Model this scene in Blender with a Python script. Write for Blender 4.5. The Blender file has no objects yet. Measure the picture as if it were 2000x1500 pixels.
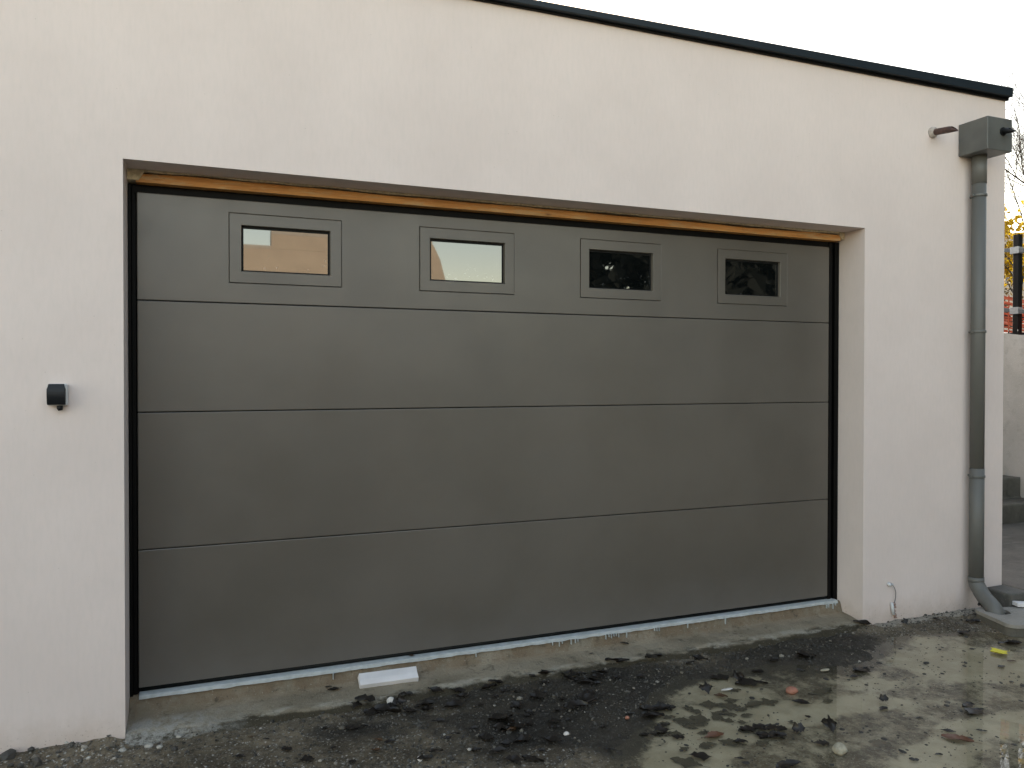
import bpy, bmesh, math, random
import numpy as np
from mathutils import Vector, Matrix
from math import radians, sin, cos, pi

random.seed(7)
RNG = np.random.default_rng(11)
S = bpy.context.scene
COL = S.collection

# ------------------------------------------------------------ camera, sky, sun
YAW, PIT, ROL = radians(21.652), radians(-0.631), radians(0.06)
CAM = Vector((0.2755, -3.5675, 1.394))
fw = Vector((sin(YAW) * cos(PIT), cos(YAW) * cos(PIT), sin(PIT)))
rt = Vector((cos(YAW), -sin(YAW), 0))
up = rt.cross(fw)
rt2 = rt * cos(ROL) + up * sin(ROL)
up2 = up * cos(ROL) - rt * sin(ROL)
cd = bpy.data.cameras.new('camera')
cam = bpy.data.objects.new('camera', cd)
COL.objects.link(cam)
M = Matrix.Identity(4)
for i in range(3):
    M[i][0], M[i][1], M[i][2], M[i][3] = rt2[i], up2[i], -fw[i], CAM[i]
cam.matrix_world = M
cd.sensor_width = 36
cd.lens = 27.206
cd.clip_start = 0.05
cd.clip_end = 2000
S.camera = cam

SUN_EL, SUN_AZ = radians(19), radians(9)
w = bpy.data.worlds.new('World')
S.world = w
w.use_nodes = True
wn = w.node_tree.nodes
bg = wn['Background']
sky = wn.new('ShaderNodeTexSky')
sky.sky_type = 'NISHITA'
sky.sun_disc = False
sky.sun_elevation = SUN_EL
sky.sun_rotation = SUN_AZ
sky.air_density = 1.0
sky.dust_density = 1.0
sky.ozone_density = 0.4
milk = wn.new('ShaderNodeMix')                      # milky haze: skylight as the camera's white balance took it
milk.data_type = 'RGBA'
milk.blend_type = 'MULTIPLY'
milk.inputs[0].default_value = 1
milk.inputs[7].default_value = (1.0, 0.79, 0.60, 1)
w.node_tree.links.new(sky.outputs[0], milk.inputs[6])
w.node_tree.links.new(milk.outputs[2], bg.inputs[0])
bg.inputs[1].default_value = 0.15
ld = bpy.data.lights.new('sun', 'SUN')
ld.energy = 2.1
ld.angle = radians(0.5)
ld.color = (1.0, 0.93, 0.82)
sun = bpy.data.objects.new('sun', ld)
COL.objects.link(sun)
sv = Vector((sin(SUN_AZ) * cos(SUN_EL), cos(SUN_AZ) * cos(SUN_EL), sin(SUN_EL)))
sun.rotation_euler = sv.to_track_quat('Z', 'Y').to_euler()
sun.location = (0, 30, 20)
S.view_settings.view_transform = 'Standard'
S.view_settings.look = 'None'
S.view_settings.exposure = 2.58
S.view_settings.gamma = 1.0
S.cycles.max_bounces = 8
S.cycles.transparent_max_bounces = 12


# ------------------------------------------------------------ helpers
class MB:
    """collects polygons and links them as ONE mesh object"""
    def __init__(self):
        self.v, self.f, self.sm = [], [], []

    def add(self, vs, fs, smooth=False):
        o = len(self.v)
        self.v += [tuple(a) for a in vs]
        self.f += [[o + i for i in q] for q in fs]
        self.sm += [smooth] * len(fs)

    def box(self, x0, x1, y0, y1, z0, z1):
        vs = [(x, y, z) for z in (z0, z1) for y in (y0, y1) for x in (x0, x1)]
        self.add(vs, [(0, 2, 3, 1), (4, 5, 7, 6), (0, 1, 5, 4), (2, 6, 7, 3), (0, 4, 6, 2), (1, 3, 7, 5)])

    def prism(self, pts, a, b, axis='y', smooth=False):
        """outline pts extruded from a to b along an axis (pts are the other two coordinates)"""
        def P(p, t):
            return {'y': (p[0], t, p[1]), 'x': (t, p[0], p[1]), 'z': (p[0], p[1], t)}[axis]
        n = len(pts)
        vs = [P(p, a) for p in pts] + [P(p, b) for p in pts]
        self.add(vs, [list(range(n))[::-1], list(range(n, 2 * n))])
        self.add(vs, [(i, (i + 1) % n, n + (i + 1) % n, n + i) for i in range(n)], smooth)

    def tube(self, path, rad, n=12, caps=True, smooth=True):
        path = [Vector(p) for p in path]
        if not hasattr(rad, '__len__'):
            rad = [rad] * len(path)
        vs, fs = [], []
        prev = None
        for i, p in enumerate(path):
            t = (path[min(i + 1, len(path) - 1)] - path[max(i - 1, 0)]).normalized()
            if prev is None:
                a = Vector((0, 0, 1)) if abs(t.z) < .9 else Vector((1, 0, 0))
                u = t.cross(a).normalized()
            else:
                u = (prev - t * prev.dot(t)).normalized()
            prev = u
            v = t.cross(u)
            for k in range(n):
                an = 2 * pi * k / n
                vs.append(p + (u * cos(an) + v * sin(an)) * rad[i])
        for i in range(len(path) - 1):
            for k in range(n):
                k2 = (k + 1) % n
                fs.append((i * n + k, i * n + k2, (i + 1) * n + k2, (i + 1) * n + k))
        self.add(vs, fs, smooth)
        if caps:
            o = len(self.v) - len(vs)
            self.f += [[o + k for k in range(n)][::-1], [o + (len(path) - 1) * n + k for k in range(n)]]
            self.sm += [False, False]

    def build(self, name, mat, parent=None, bevel=0, seg=2, fix=True):
        me = bpy.data.meshes.new(name)
        me.from_pydata(self.v, [], self.f)
        me.polygons.foreach_set('use_smooth', self.sm)
        if fix:
            bm = bmesh.new()
            bm.from_mesh(me)
            bmesh.ops.recalc_face_normals(bm, faces=bm.faces)
            bm.to_mesh(me)
            bm.free()
        me.materials.append(mat)
        o = bpy.data.objects.new(name, me)
        COL.objects.link(o)
        if parent:
            o.parent = parent
        if bevel:
            b = o.modifiers.new('bevel', 'BEVEL')
            b.width = bevel
            b.segments = seg
            b.limit_method = 'ANGLE'
            b.angle_limit = radians(40)
        return o


def tag(o, label=None, cat=None, group=None, kind=None):
    for k, v in (('label', label), ('category', cat), ('group', group), ('kind', kind)):
        if v:
            o[k] = v
    return o


def thing(name, label, cat, loc=(0, 0, 0), group=None):
    o = bpy.data.objects.new(name, None)
    COL.objects.link(o)
    o.empty_display_size = .1
    return tag(o, label, cat, group)


def hash2(ix, iy, seed):
    h = (ix.astype(np.int64) * 374761393 + iy.astype(np.int64) * 668265263 + seed * 974634777) & 0x7fffffff
    h = ((h ^ (h >> 13)) * 1274126177) & 0x7fffffff
    return ((h ^ (h >> 16)) & 0xffff) / 65535.0


def vnoise(x, y, sc, seed=0, oct=4):
    x = np.asarray(x, float) * sc
    y = np.asarray(y, float) * sc
    t = np.zeros(np.broadcast(x, y).shape)
    a, tot = 1.0, 0.0
    for k in range(oct):
        ix, iy = np.floor(x), np.floor(y)
        u, v = x - ix, y - iy
        u, v = u * u * (3 - 2 * u), v * v * (3 - 2 * v)
        n = (hash2(ix, iy, seed + k) * (1 - u) + hash2(ix + 1, iy, seed + k) * u) * (1 - v) + \
            (hash2(ix, iy + 1, seed + k) * (1 - u) + hash2(ix + 1, iy + 1, seed + k) * u) * v
        t += a * n
        tot += a
        a *= .5
        x, y = x * 2.03 + 17.3, y * 2.03 - 9.1
    return t / tot * 2 - 1


def sstep(a, b, x):
    t = np.clip((np.asarray(x, float) - a) / (b - a), 0, 1)
    return t * t * (3 - 2 * t)


class NT:
    """small material builder"""
    def __init__(self, name, rough=.5, base=(.5, .5, .5), spec=.5, metal=0):
        self.m = bpy.data.materials.new(name)
        self.m.use_nodes = True
        self.t = self.m.node_tree
        self.b = self.t.nodes['Principled BSDF']
        self.b.inputs['Roughness'].default_value = rough
        self.b.inputs['Base Color'].default_value = (*base, 1)
        self.b.inputs['Specular IOR Level'].default_value = spec
        self.b.inputs['Metallic'].default_value = metal
        self.c = self.t.nodes.new('ShaderNodeTexCoord').outputs['Object']

    def L(self, a, b):
        self.t.links.new(a, b)

    def N(self, ty, **kw):
        n = self.t.nodes.new(ty)
        for k, v in kw.items():
            if hasattr(n, k):
                setattr(n, k, v)
        return n

    def map(self, sc=(1, 1, 1), loc=(0, 0, 0)):
        n = self.N('ShaderNodeMapping')
        n.inputs['Scale'].default_value = sc
        n.inputs['Location'].default_value = loc
        self.L(self.c, n.inputs['Vector'])
        return n.outputs[0]

    def noise(self, scale, detail=4, rough=.55, vec=None, dist=0):
        n = self.N('ShaderNodeTexNoise')
        n.inputs['Scale'].default_value = scale
        n.inputs['Detail'].default_value = detail
        n.inputs['Roughness'].default_value = rough
        n.inputs['Distortion'].default_value = dist
        self.L(vec or self.c, n.inputs['Vector'])
        return n.outputs['Fac']

    def voro(self, scale, vec=None, out='Distance', rnd=1):
        n = self.N('ShaderNodeTexVoronoi')
        n.inputs['Scale'].default_value = scale
        n.inputs['Randomness'].default_value = rnd
        self.L(vec or self.c, n.inputs['Vector'])
        return n.outputs[out]

    def ramp(self, fac, a, b, lo=0., hi=1.):
        n = self.N('ShaderNodeMapRange')
        n.inputs['From Min'].default_value = a
        n.inputs['From Max'].default_value = b
        n.inputs['To Min'].default_value = lo
        n.inputs['To Max'].default_value = hi
        n.interpolation_type = 'SMOOTHSTEP'
        self.L(fac, n.inputs['Value'])
        return n.outputs['Result']

    def math(self, op, a, b):
        n = self.N('ShaderNodeMath', operation=op)
        for i, x in enumerate((a, b)):
            if isinstance(x, (int, float)):
                n.inputs[i].default_value = x
            else:
                self.L(x, n.inputs[i])
        return n.outputs[0]

    def mix(self, fac, a, b, mode='MIX'):
        n = self.N('ShaderNodeMix', data_type='RGBA', blend_type=mode)
        if isinstance(fac, (int, float)):
            n.inputs[0].default_value = fac
        else:
            self.L(fac, n.inputs[0])
        for i, x in ((6, a), (7, b)):
            if isinstance(x, tuple):
                n.inputs[i].default_value = (*x, 1)
            else:
                self.L(x, n.inputs[i])
        return n.outputs[2]

    def z(self):
        n = self.N('ShaderNodeSeparateXYZ')
        self.L(self.c, n.inputs[0])
        return n.outputs[2]

    def attr(self, name):
        n = self.N('ShaderNodeAttribute')
        n.attribute_name = name
        return n.outputs['Fac']

    def color(self, c):
        self.L(c, self.b.inputs['Base Color'])
        return self

    def rough(self, r):
        self.L(r, self.b.inputs['Roughness'])
        return self

    def bump(self, h, strength=.3, dist=.002):
        n = self.N('ShaderNodeBump')
        n.inputs['Strength'].default_value = strength
        n.inputs['Distance'].default_value = dist
        self.L(h, n.inputs['Height'])
        self.L(n.outputs[0], self.b.inputs['Normal'])
        return self


def simple(name, base, rough=.5, var=.15, sc=20, spec=.5, metal=0, bump=0, bsc=200):
    t = NT(name, rough, base, spec, metal)
    dk = tuple(c * (1 - var) for c in base)
    lt = tuple(min(1, c * (1 + var)) for c in base)
    t.color(t.mix(t.ramp(t.noise(sc, 5), .3, .7), dk, lt))
    if bump:
        t.bump(t.noise(bsc, 4), bump, .002)
    return t.m


# ------------------------------------------------------------ materials
def m_plaster():
    t = NT('pale_render', .9, spec=.25)
    a = t.mix(t.ramp(t.noise(1.3, 5, .6), .3, .7), (.685, .600, .566), (.742, .652, .616))
    drag = t.noise(1, 5, .6, t.map((60, 60, 14)))
    a = t.mix(t.ramp(drag, .35, .75, 0, .22), a, (.60, .545, .505))
    pits = t.math('MULTIPLY', t.ramp(t.voro(26), .0, .085, 1, 0), t.ramp(t.noise(7, 2), .5, .6))
    a = t.mix(t.math('MULTIPLY', pits, .55), a, (.33, .28, .24))
    # mud splashed up the foot of the wall
    zz = t.math('ADD', t.z(), t.math('MULTIPLY', t.noise(9, 6, .7), .22))
    foot = t.ramp(zz, -.06, .17, 1, 0)
    a = t.mix(t.math('MULTIPLY', foot, .5), a, (.40, .31, .235))
    sp = t.math('MULTIPLY', t.ramp(t.noise(85, 3, .6), .6, .68), t.ramp(t.math('ADD', t.z(), t.math('MULTIPLY', t.noise(6, 3), .16)), -.06, .08, 1, 0))
    a = t.mix(t.math('MULTIPLY', sp, .8), a, (.14, .075, .05))
    t.color(a)
    h = t.math('ADD', t.math('MULTIPLY', t.noise(260, 3, .6), .6), t.math('MULTIPLY', drag, .5))
    t.bump(h, .22, .0025)
    return t.m


def m_door():
    t = NT('taupe_door_paint', .42, spec=.5)
    t.b.inputs['IOR'].default_value = 1.58
    a = t.mix(t.ramp(t.noise(1.6, 6, .6), .3, .72), (.090, .080, .067), (.110, .098, .083))
    streak = t.ramp(t.noise(1, 5, .65, t.map((14, 14, 1.3))), .52, .75, 0, .22)
    a = t.mix(streak, a, (.098, .093, .083))
    zz = t.math('ADD', t.z(), t.math('MULTIPLY', t.noise(2.2, 6, .65), .5))
    dust = t.ramp(zz, .16, .50, 1, 0)
    a = t.mix(t.math('MULTIPLY', dust, .7), a, (.132, .123, .113))
    fl = t.math('MULTIPLY', t.ramp(t.voro(34), .0, .06, 1, 0), t.ramp(t.noise(5, 3), .52, .62))
    a = t.mix(t.math('MULTIPLY', fl, .30), a, (.34, .33, .31))
    t.color(a)
    t.rough(t.ramp(t.noise(2.3, 6, .65), .25, .75, .34, .46))
    t.bump(t.noise(420, 2, .5), .06, .001)
    return t.m


def m_wood():
    t = NT('orange_pine', .6, spec=.3)
    g = t.noise(1, 6, .65, t.map((3, 60, 60)), .6)
    a = t.mix(t.ramp(g, .3, .7), (.45, .195, .055), (.62, .31, .10))
    k = t.ramp(t.voro(1, t.map((3.2, 9, 9))), .0, .10, 1, 0)
    a = t.mix(t.math('MULTIPLY', k, .8), a, (.09, .03, .012))
    pal = t.ramp(t.noise(1, 7, .75, t.map((5, 45, 45))), .50, .60)
    a = t.mix(t.math('MULTIPLY', pal, .65), a, (.52, .37, .20))
    drk = t.ramp(t.noise(1, 7, .8, t.map((30, 60, 60), (2, 2, 1))), .60, .68)
    a = t.mix(t.math('MULTIPLY', drk, .7), a, (.13, .06, .025))
    t.color(a)
    t.bump(g, .4, .003)
    return t.m


def m_concrete(name, a0, a1, dark, rough=.75, moss=0, stain=None):
    t = NT(name, rough, spec=.4)
    a = t.mix(t.ramp(t.noise(3.2, 7, .65), .3, .7), a0, a1)
    a = t.mix(t.ramp(t.noise(11, 6, .7), .52, .7, 0, .6), a, dark)
    sp = t.ramp(t.noise(120, 2), .66, .72)
    a = t.mix(t.math('MULTIPLY', sp, .5), a, tuple(min(1, c * 2.2) for c in a1))
    if stain:
        a = t.mix(t.ramp(t.noise(1, 6, .65, t.map((1.2, 8, 8), (3, 1, 2))), .52, .68, 0, .85), a, stain)
    t.color(a)
    t.bump(t.noise(70, 6, .7), .5, .006)
    return t.m


def m_threshold():
    t = NT('threshold_concrete', .8, spec=.2)
    a = t.mix(t.ramp(t.noise(3.2, 7, .65), .3, .7), (.19, .16, .113), (.295, .255, .190))
    z = t.z()
    rust = t.math('MULTIPLY', t.ramp(z, -.092, -.074, 0, 1), t.ramp(t.noise(7, 6, .7), .36, .56))
    a = t.mix(t.math('MULTIPLY', rust, .6), a, (.16, .105, .06))
    # mossy damp lower edge
    zz = t.math('ADD', z, t.math('MULTIPLY', t.noise(8, 5, .7), .03))
    damp = t.ramp(zz, -.094, -.083, 1, 0)
    a = t.mix(t.math('MULTIPLY', damp, .92), a, (.036, .030, .018))
    # cement smears
    n = t.N('ShaderNodeSeparateXYZ')
    t.L(t.c, n.inputs[0])
    yy = t.math('ADD', n.outputs[1], t.math('MULTIPLY', t.math('SUBTRACT', t.noise(6, 6, .7), .5), .12))
    lip = t.math('MULTIPLY', t.ramp(yy, -.035, -.012, 0, 1), t.ramp(yy, .0, .035, 1, 0))
    lime = t.math('MULTIPLY', lip, t.ramp(t.noise(1, 6, .75, t.map((5, 12, 12), (5, 0, 0))), .44, .60))
    a = t.mix(t.math('MULTIPLY', lime, .8), a, (.37, .345, .285))
    blot = t.ramp(t.noise(17, 7, .75), .54, .68)
    a = t.mix(t.math('MULTIPLY', blot, .7), a, (.06, .052, .036))
    corner = t.math('MULTIPLY', t.ramp(t.math('ADD', n.outputs[0], t.math('MULTIPLY', t.noise(9, 5, .7), .7)), .45, .85, 1, 0), t.ramp(n.outputs[1], .06, .12, 1, 0))
    corner = t.math('MULTIPLY', corner, t.ramp(t.noise(26, 7, .78), .38, .56))
    a = t.mix(t.math('MULTIPLY', corner, .85), a, (.34, .33, .30))
    fl = t.ramp(t.noise(130, 2), .66, .71)
    a = t.mix(t.math('MULTIPLY', fl, .45), a, (.42, .39, .33))
    t.color(a)
    t.bump(t.math('ADD', t.noise(60, 6, .75), t.math('MULTIPLY', t.noise(14, 4, .7), 1.5)), .8, .012)
    return t.m


def m_ground():
    t = NT('wet_gravelly_mud', .62, spec=.22)
    big = t.noise(2.1, 6, .6)
    a = t.mix(t.ramp(big, .34, .66), (.066, .052, .034), (.205, .166, .112))
    a = t.mix(t.ramp(t.noise(5.2, 5, .6, t.map((1, 1, 1), (7, 3, 0))), .54, .70, 0, .7), a, (.048, .045, .041))
    a = t.mix(t.ramp(t.noise(38, 5, .7), .47, .68, 0, .75), a, (.028, .024, .018))
    grit = t.voro(160, out='Color')
    sep = t.N('ShaderNodeSeparateColor')
    t.L(grit, sep.inputs[0])
    gm = t.ramp(sep.outputs[0], .80, .95)
    a = t.mix(t.math('MULTIPLY', gm, .7), a, (.20, .185, .155))
    a = t.mix(t.math('MULTIPLY', t.ramp(sep.outputs[1], .95, .975), .8), a, (.42, .40, .36))
    a = t.mix(t.ramp(t.math('ADD', t.attr('dark'), t.math('MULTIPLY', t.math('SUBTRACT', t.noise(7, 6, .7), .5), .9)), .22, .72, 0, .8), a, (.018, .0165, .0145))
    silt = t.attr('silt')
    sm = t.ramp(t.math('ADD', silt, t.math('MULTIPLY', t.math('SUBTRACT', t.noise(8, 10, .78), .5), 2.1)), .30, .78)
    scol = t.mix(t.ramp(t.noise(3.4, 6, .7), .35, .65), (.46, .42, .32), (.66, .615, .505))
    a = t.mix(t.math('MULTIPLY', sm, .93), a, scol)
    cem = t.ramp(t.math('ADD', t.attr('cement'), t.math('MULTIPLY', t.math('SUBTRACT', t.noise(22, 6, .72), .5), 1.6)), .45, .65)
    a = t.mix(t.math('MULTIPLY', cem, .85), a, t.mix(t.ramp(t.noise(40, 5, .7), .35, .65), (.22, .20, .165), (.40, .375, .325)))
    t.color(a)
    t.rough(t.ramp(t.noise(6, 5, .6), .3, .7, .38, .8))
    t.bump(t.math('MULTIPLY', t.noise(90, 5, .75), t.math('SUBTRACT', 1.05, sm)), .8, .010)
    return t.m


def m_water():
    m = bpy.data.materials.new('puddle_water')
    m.use_nodes = True
    t = m.node_tree
    t.nodes.clear()
    N = t.nodes.new
    out = N('ShaderNodeOutputMaterial')
    fr = N('ShaderNodeFresnel')
    fr.inputs['IOR'].default_value = 1.42
    tr = N('ShaderNodeBsdfTransparent')
    tr.inputs[0].default_value = (.86, .83, .75, 1)
    df = N('ShaderNodeBsdfDiffuse')
    df.inputs[0].default_value = (.20, .185, .145, 1)
    gl = N('ShaderNodeBsdfGlossy')
    gl.inputs['Roughness'].default_value = .015
    mx0 = N('ShaderNodeMixShader')
    mx0.inputs[0].default_value = .16
    mx = N('ShaderNodeMixShader')
    tc = N('ShaderNodeTexCoord')
    nz = N('ShaderNodeTexNoise')
    nz.inputs['Scale'].default_value = 3
    nz.inputs['Detail'].default_value = 2
    bp = N('ShaderNodeBump')
    bp.inputs['Strength'].default_value = .03
    bp.inputs['Distance'].default_value = .01
    L = t.links.new
    L(tc.outputs['Object'], nz.inputs['Vector'])
    L(nz.outputs[0], bp.inputs['Height'])
    L(bp.outputs[0], gl.inputs['Normal'])
    L(tr.outputs[0], mx0.inputs[1])
    L(df.outputs[0], mx0.inputs[2])
    ge = N('ShaderNodeNewGeometry')
    fm = N('ShaderNodeMath')
    fm.operation = 'MULTIPLY'
    iv_ = N('ShaderNodeMath')
    iv_.operation = 'SUBTRACT'
    iv_.inputs[0].default_value = 1
    L(ge.outputs['Backfacing'], iv_.inputs[1])
    L(fr.outputs[0], fm.inputs[0])
    L(iv_.outputs[0], fm.inputs[1])
    L(fm.outputs[0], mx.inputs[0])
    L(mx0.outputs[0], mx.inputs[1])
    L(gl.outputs[0], mx.inputs[2])
    L(mx.outputs[0], out.inputs[0])
    return m


def m_pane():
    t = NT('dark_glazing', .02, (.004, .005, .005), spec=.5)
    t.b.inputs['Coat Weight'].default_value = 1.0
    t.b.inputs['Coat Roughness'].default_value = .01
    t.b.inputs['IOR'].default_value = 1.8
    sp = t.math('MULTIPLY', t.ramp(t.noise(75, 4, .6), .60, .68), t.ramp(t.noise(8, 2), .52, .60))
    zz = t.ramp(t.z(), 1.86, 2.0, 1, 0)
    sp = t.math('MULTIPLY', sp, zz)
    t.color(t.mix(t.math('MULTIPLY', sp, .6), (.004, .005, .005), (.33, .34, .33)))
    return t.m


def m_leaf(name, a, b, rough=.4, trans=0):
    t = NT(name, rough, spec=.35)
    t.color(t.mix(t.ramp(t.noise(60, 4), .3, .7), a, b))
    if trans:
        tl = t.N('ShaderNodeBsdfTranslucent')
        tl.inputs[0].default_value = (*b, 1)
        mx = t.N('ShaderNodeMixShader')
        mx.inputs[0].default_value = trans
        out = t.t.nodes['Material Output']
        t.L(t.b.outputs[0], mx.inputs[1])
        t.L(tl.outputs[0], mx.inputs[2])
        t.L(mx.outputs[0], out.inputs[0])
    return t.m


def m_gravel():
    t = NT('mixed_pebbles', .6, spec=.4)
    v = t.attr('tone')
    r = t.N('ShaderNodeValToRGB')
    e = r.color_ramp.elements
    e[0].position, e[0].color = 0, (.028, .026, .023, 1)
    e[1].position, e[1].color = 1, (.42, .40, .36, 1)
    for p, c in ((.45, (.07, .065, .056)), (.72, (.13, .115, .09)), (.90, (.24, .22, .185))):
        k = e.new(p)
        k.color = (*c, 1)
    t.L(v, r.inputs[0])
    t.color(r.outputs[0])
    return t.m


PLASTER = m_plaster()
DOOR = m_door()
WOOD = m_wood()
THRESH = m_threshold()
GROUND = m_ground()
WATER = m_water()
PANE = m_pane()
GRAVEL = m_gravel()
FOAM = simple('beige_foam_filler', (.52, .44, .30), .9, .2, 60, bump=.4)
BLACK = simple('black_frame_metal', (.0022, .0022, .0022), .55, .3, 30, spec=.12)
CORE = simple('black_door_core', (.002, .002, .002), .8, .1, spec=.1)
RUBBER = simple('black_rubber', (.005, .006, .006), .6, .3, 60, bump=.3, spec=.2)
STRIP = simple('white_sill_paint', (.42, .45, .45), .5, .12, 30, bump=.2)
COPING = simple('anthracite_metal', (.009, .015, .021), .45, .12, 6, spec=.3)
ROOFM = simple('roof_gravel', (.22, .21, .2), .9, .3, 60)
ZINC = simple('grey_coated_metal', (.105, .108, .102), .42, .12, 9, metal=.0)
PIPE = simple('grey_plastic_pipe', (.112, .112, .104), .5, .04, 2)
COPPER = simple('brown_spout_pipe', (.060, .028, .022), .5, .45, 45, bump=.3)
DARKPL = simple('black_plastic', (.006, .0065, .008), .5, .15, 30, spec=.3)
HOUSING = simple('light_grey_plastic', (.55, .57, .58), .4, .05, 20)
PATHC = m_concrete('path_concrete', (.062, .060, .052), (.105, .10, .088), (.036, .034, .029), .65, stain=(.20, .195, .17))
LIDC = m_concrete('drain_concrete', (.20, .188, .165), (.28, .26, .23), (.12, .115, .10), .7)
CURBC = m_concrete('damp_concrete', (.075, .07, .058), (.12, .11, .09), (.03, .027, .02), .8)
STEPC = m_concrete('step_concrete', (.055, .052, .042), (.11, .105, .088), (.025, .024, .018), .8)
RETAIN = m_concrete('retaining_wall_render', (.43, .41, .37), (.51, .485, .44), (.35, .33, .29), .9)
RAIL = simple('grey_rail_metal', (.085, .09, .095), .4, .1, 20)
BRACK = simple('galvanised_bracket', (.34, .35, .35), .45, .1, 30, metal=.3)
POSTM = simple('black_post_metal', (.004, .004, .004), .55, .2, 20, spec=.2)
NET = simple('orange_safety_net', (.46, .085, .03), .6, .15, 10)
BARK = simple('dark_bark', (.040, .030, .023), .9, .4, 25)
HOUSEW = simple('beige_house_render', (.40, .33, .245), .9, .08, 2, bump=.3)
HOUSEP = simple('pale_parapet', (.36, .32, .26), .8, .08, 5)
WINM = simple('house_window_glass', (.02, .025, .03), .05, .1)
WINF = simple('house_window_frame', (.6, .6, .58), .5, .05)
FIELD = simple('dry_grass_field', (.085, .066, .034), .95, .35, 1.5)
L_YEL = m_leaf('yellow_tree_leaf', (.30, .18, .004), (.50, .34, .012), .5, .38)
L_DARK = m_leaf('wet_black_leaf', (.007, .006, .005), (.020, .015, .011), .35)
L_BRN = m_leaf('dull_brown_leaf', (.045, .024, .012), (.085, .045, .02), .45)
L_RED = m_leaf('reddish_brown_leaf', (.085, .032, .018), (.15, .07, .035), .4)
L_FLOAT = m_leaf('fallen_yellow_leaf', (.56, .47, .015), (.68, .60, .04), .45)
L_SUB = m_leaf('drowned_leaf', (.045, .040, .025), (.085, .074, .048), .5)
L_GRN = m_leaf('conifer_green', (.0022, .0034, .002), (.004, .006, .003), .9)
L_HEDGE = m_leaf('brown_hedge_leaf', (.07, .04, .015), (.16, .10, .03), .6, .3)
WHITEW = simple('white_offcut', (.68, .66, .66), .5, .08, 8, bump=.2)
STONE_W = simple('white_stone', (.62, .58, .53), .8, .15, 40, bump=.6)
STONE_R = simple('reddish_stone', (.30, .13, .085), .6, .2, 30, bump=.4)
STONE_P = simple('pale_stone', (.34, .31, .23), .7, .3, 30, bump=.6)

# ------------------------------------------------------------ terrain of the forecourt
ZW = -0.135                                     # level of the standing water
EDGE_X = [-50, 1.2, 1.45, 1.65, 1.9, 2.1, 2.3, 2.5, 3.03, 3.36, 3.6, 3.85, 4.1, 4.5, 4.8, 6, 60]
EDGE_Y = [-9, -3.2, -1.5, -.95, -.80, -.62, -.38, -.28, -.30, -.47, -.44, -.30, -.20, -.30, -.45, -.6, -2]
SILT= [(2.318, -0.814, 4.442, -3.284, -2.024, -5.132, 1.0), (2.571, -0.735, 2.935, -2.37, -3.26, -8.27, 0.9), (2.784, -0.791, 4.858, -4.371, -4.986, -12.65, 0.9), (3.145, -0.826, 4.535, -4.727, -4.717, -11.97, 1.1), (3.915, -0.572, 2.945, -3.563, -2.333, -5.927, 1.0), (3.371, -0.641, 4.223, -4.45, -3.618, -9.185, 0.6), (4.089, -0.817, 4.399, -6.07, -3.066, -7.787, 0.8), (3.583, -1.207, 6.102, -8.505, -3.385, -8.586, 1.0), (3.072, -1.292, 4.615, -5.641, -2.769, -7.019, 0.9), (2.061, -0.962, 6.885, -4.701, -5.033, -12.759, 1.0), (2.643, -0.457, 3.672, -2.785, -2.792, -7.086, 0.5), (3.338, -1.175, 5.341, -6.801, -4.26, -10.805, 0.7), (4.128, -0.294, 4.127, -4.839, -4.302, -10.937, 0.4), (4.052, -0.689, 4.368, -5.705, -1.783, -4.529, 0.5), (2.517, -1.088, 4.005, -3.604, -2.635, -6.679, -1.2), (3.014, -1.036, 3.965, -4.27, -2.762, -7.006, -1.2), (3.763, -0.963, 5.95, -7.929, -2.648, -6.721, -1.2), (3.198, -1.42, 10.695, -14.468, -4.562, -11.565, -1.0), (3.567, -0.589, 4.716, -5.189, -3.878, -9.848, -0.7), (3.502, -0.828, 4.927, -5.777, -8.701, -22.084, -0.6), (3.109, -0.538, 5.102, -4.753, -1.974, -5.012, -0.6)]
WETGRAVEL= [(1.544, -0.376, 3.131, -1.243, -1.523, -3.864, 0.7), (1.218, -0.645, 3.899, -1.257, -3.676, -9.319, 0.5), (2.322, -0.176, 2.787, -1.678, -1.92, -4.874, 0.8), (1.309, -0.046, 3.607, -1.059, -4.011, -10.18, 0.8), (2.715, -0.402, 3.588, -2.756, -2.928, -7.434, 0.6), (1.978, -0.432, 3.133, -1.697, -1.213, -3.079, 1.0), (1.933, -0.739, 5.789, -3.383, -2.102, -5.332, 0.8), (3.521, -0.212, 2.087, -2.013, -1.208, -3.069, 1.0), (3.069, -0.243, 2.458, -2.059, -1.731, -4.398, 0.7), (0.838, -0.267, 5.783, -0.988, -3.356, -8.51, 0.7), (1.762, -0.161, 3.096, -1.349, -2.852, -7.238, 0.5), (1.149, -0.275, 3.606, -0.957, -2.541, -6.446, 0.4), (1.693, -0.543, 3.41, -1.595, -1.988, -5.043, 0.5), (0.128, 0.048, 8.285, 0.326, -6.472, -16.415, 0.6), (0.271, -0.084, 16.664, -0.0, -10.074, -25.546, 0.4)]


def silt_at(x, y, blobs=None):
    s = np.zeros(np.shape(x))
    for cx, cy, a, b, c, d, k in (blobs or SILT):
        u, v = a * (x - cx) + b * (y - cy), c * (x - cx) + d * (y - cy)
        s = s + k * np.exp(-(u * u + v * v) * .9)
    return np.clip(s, 0, 1.2)


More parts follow.
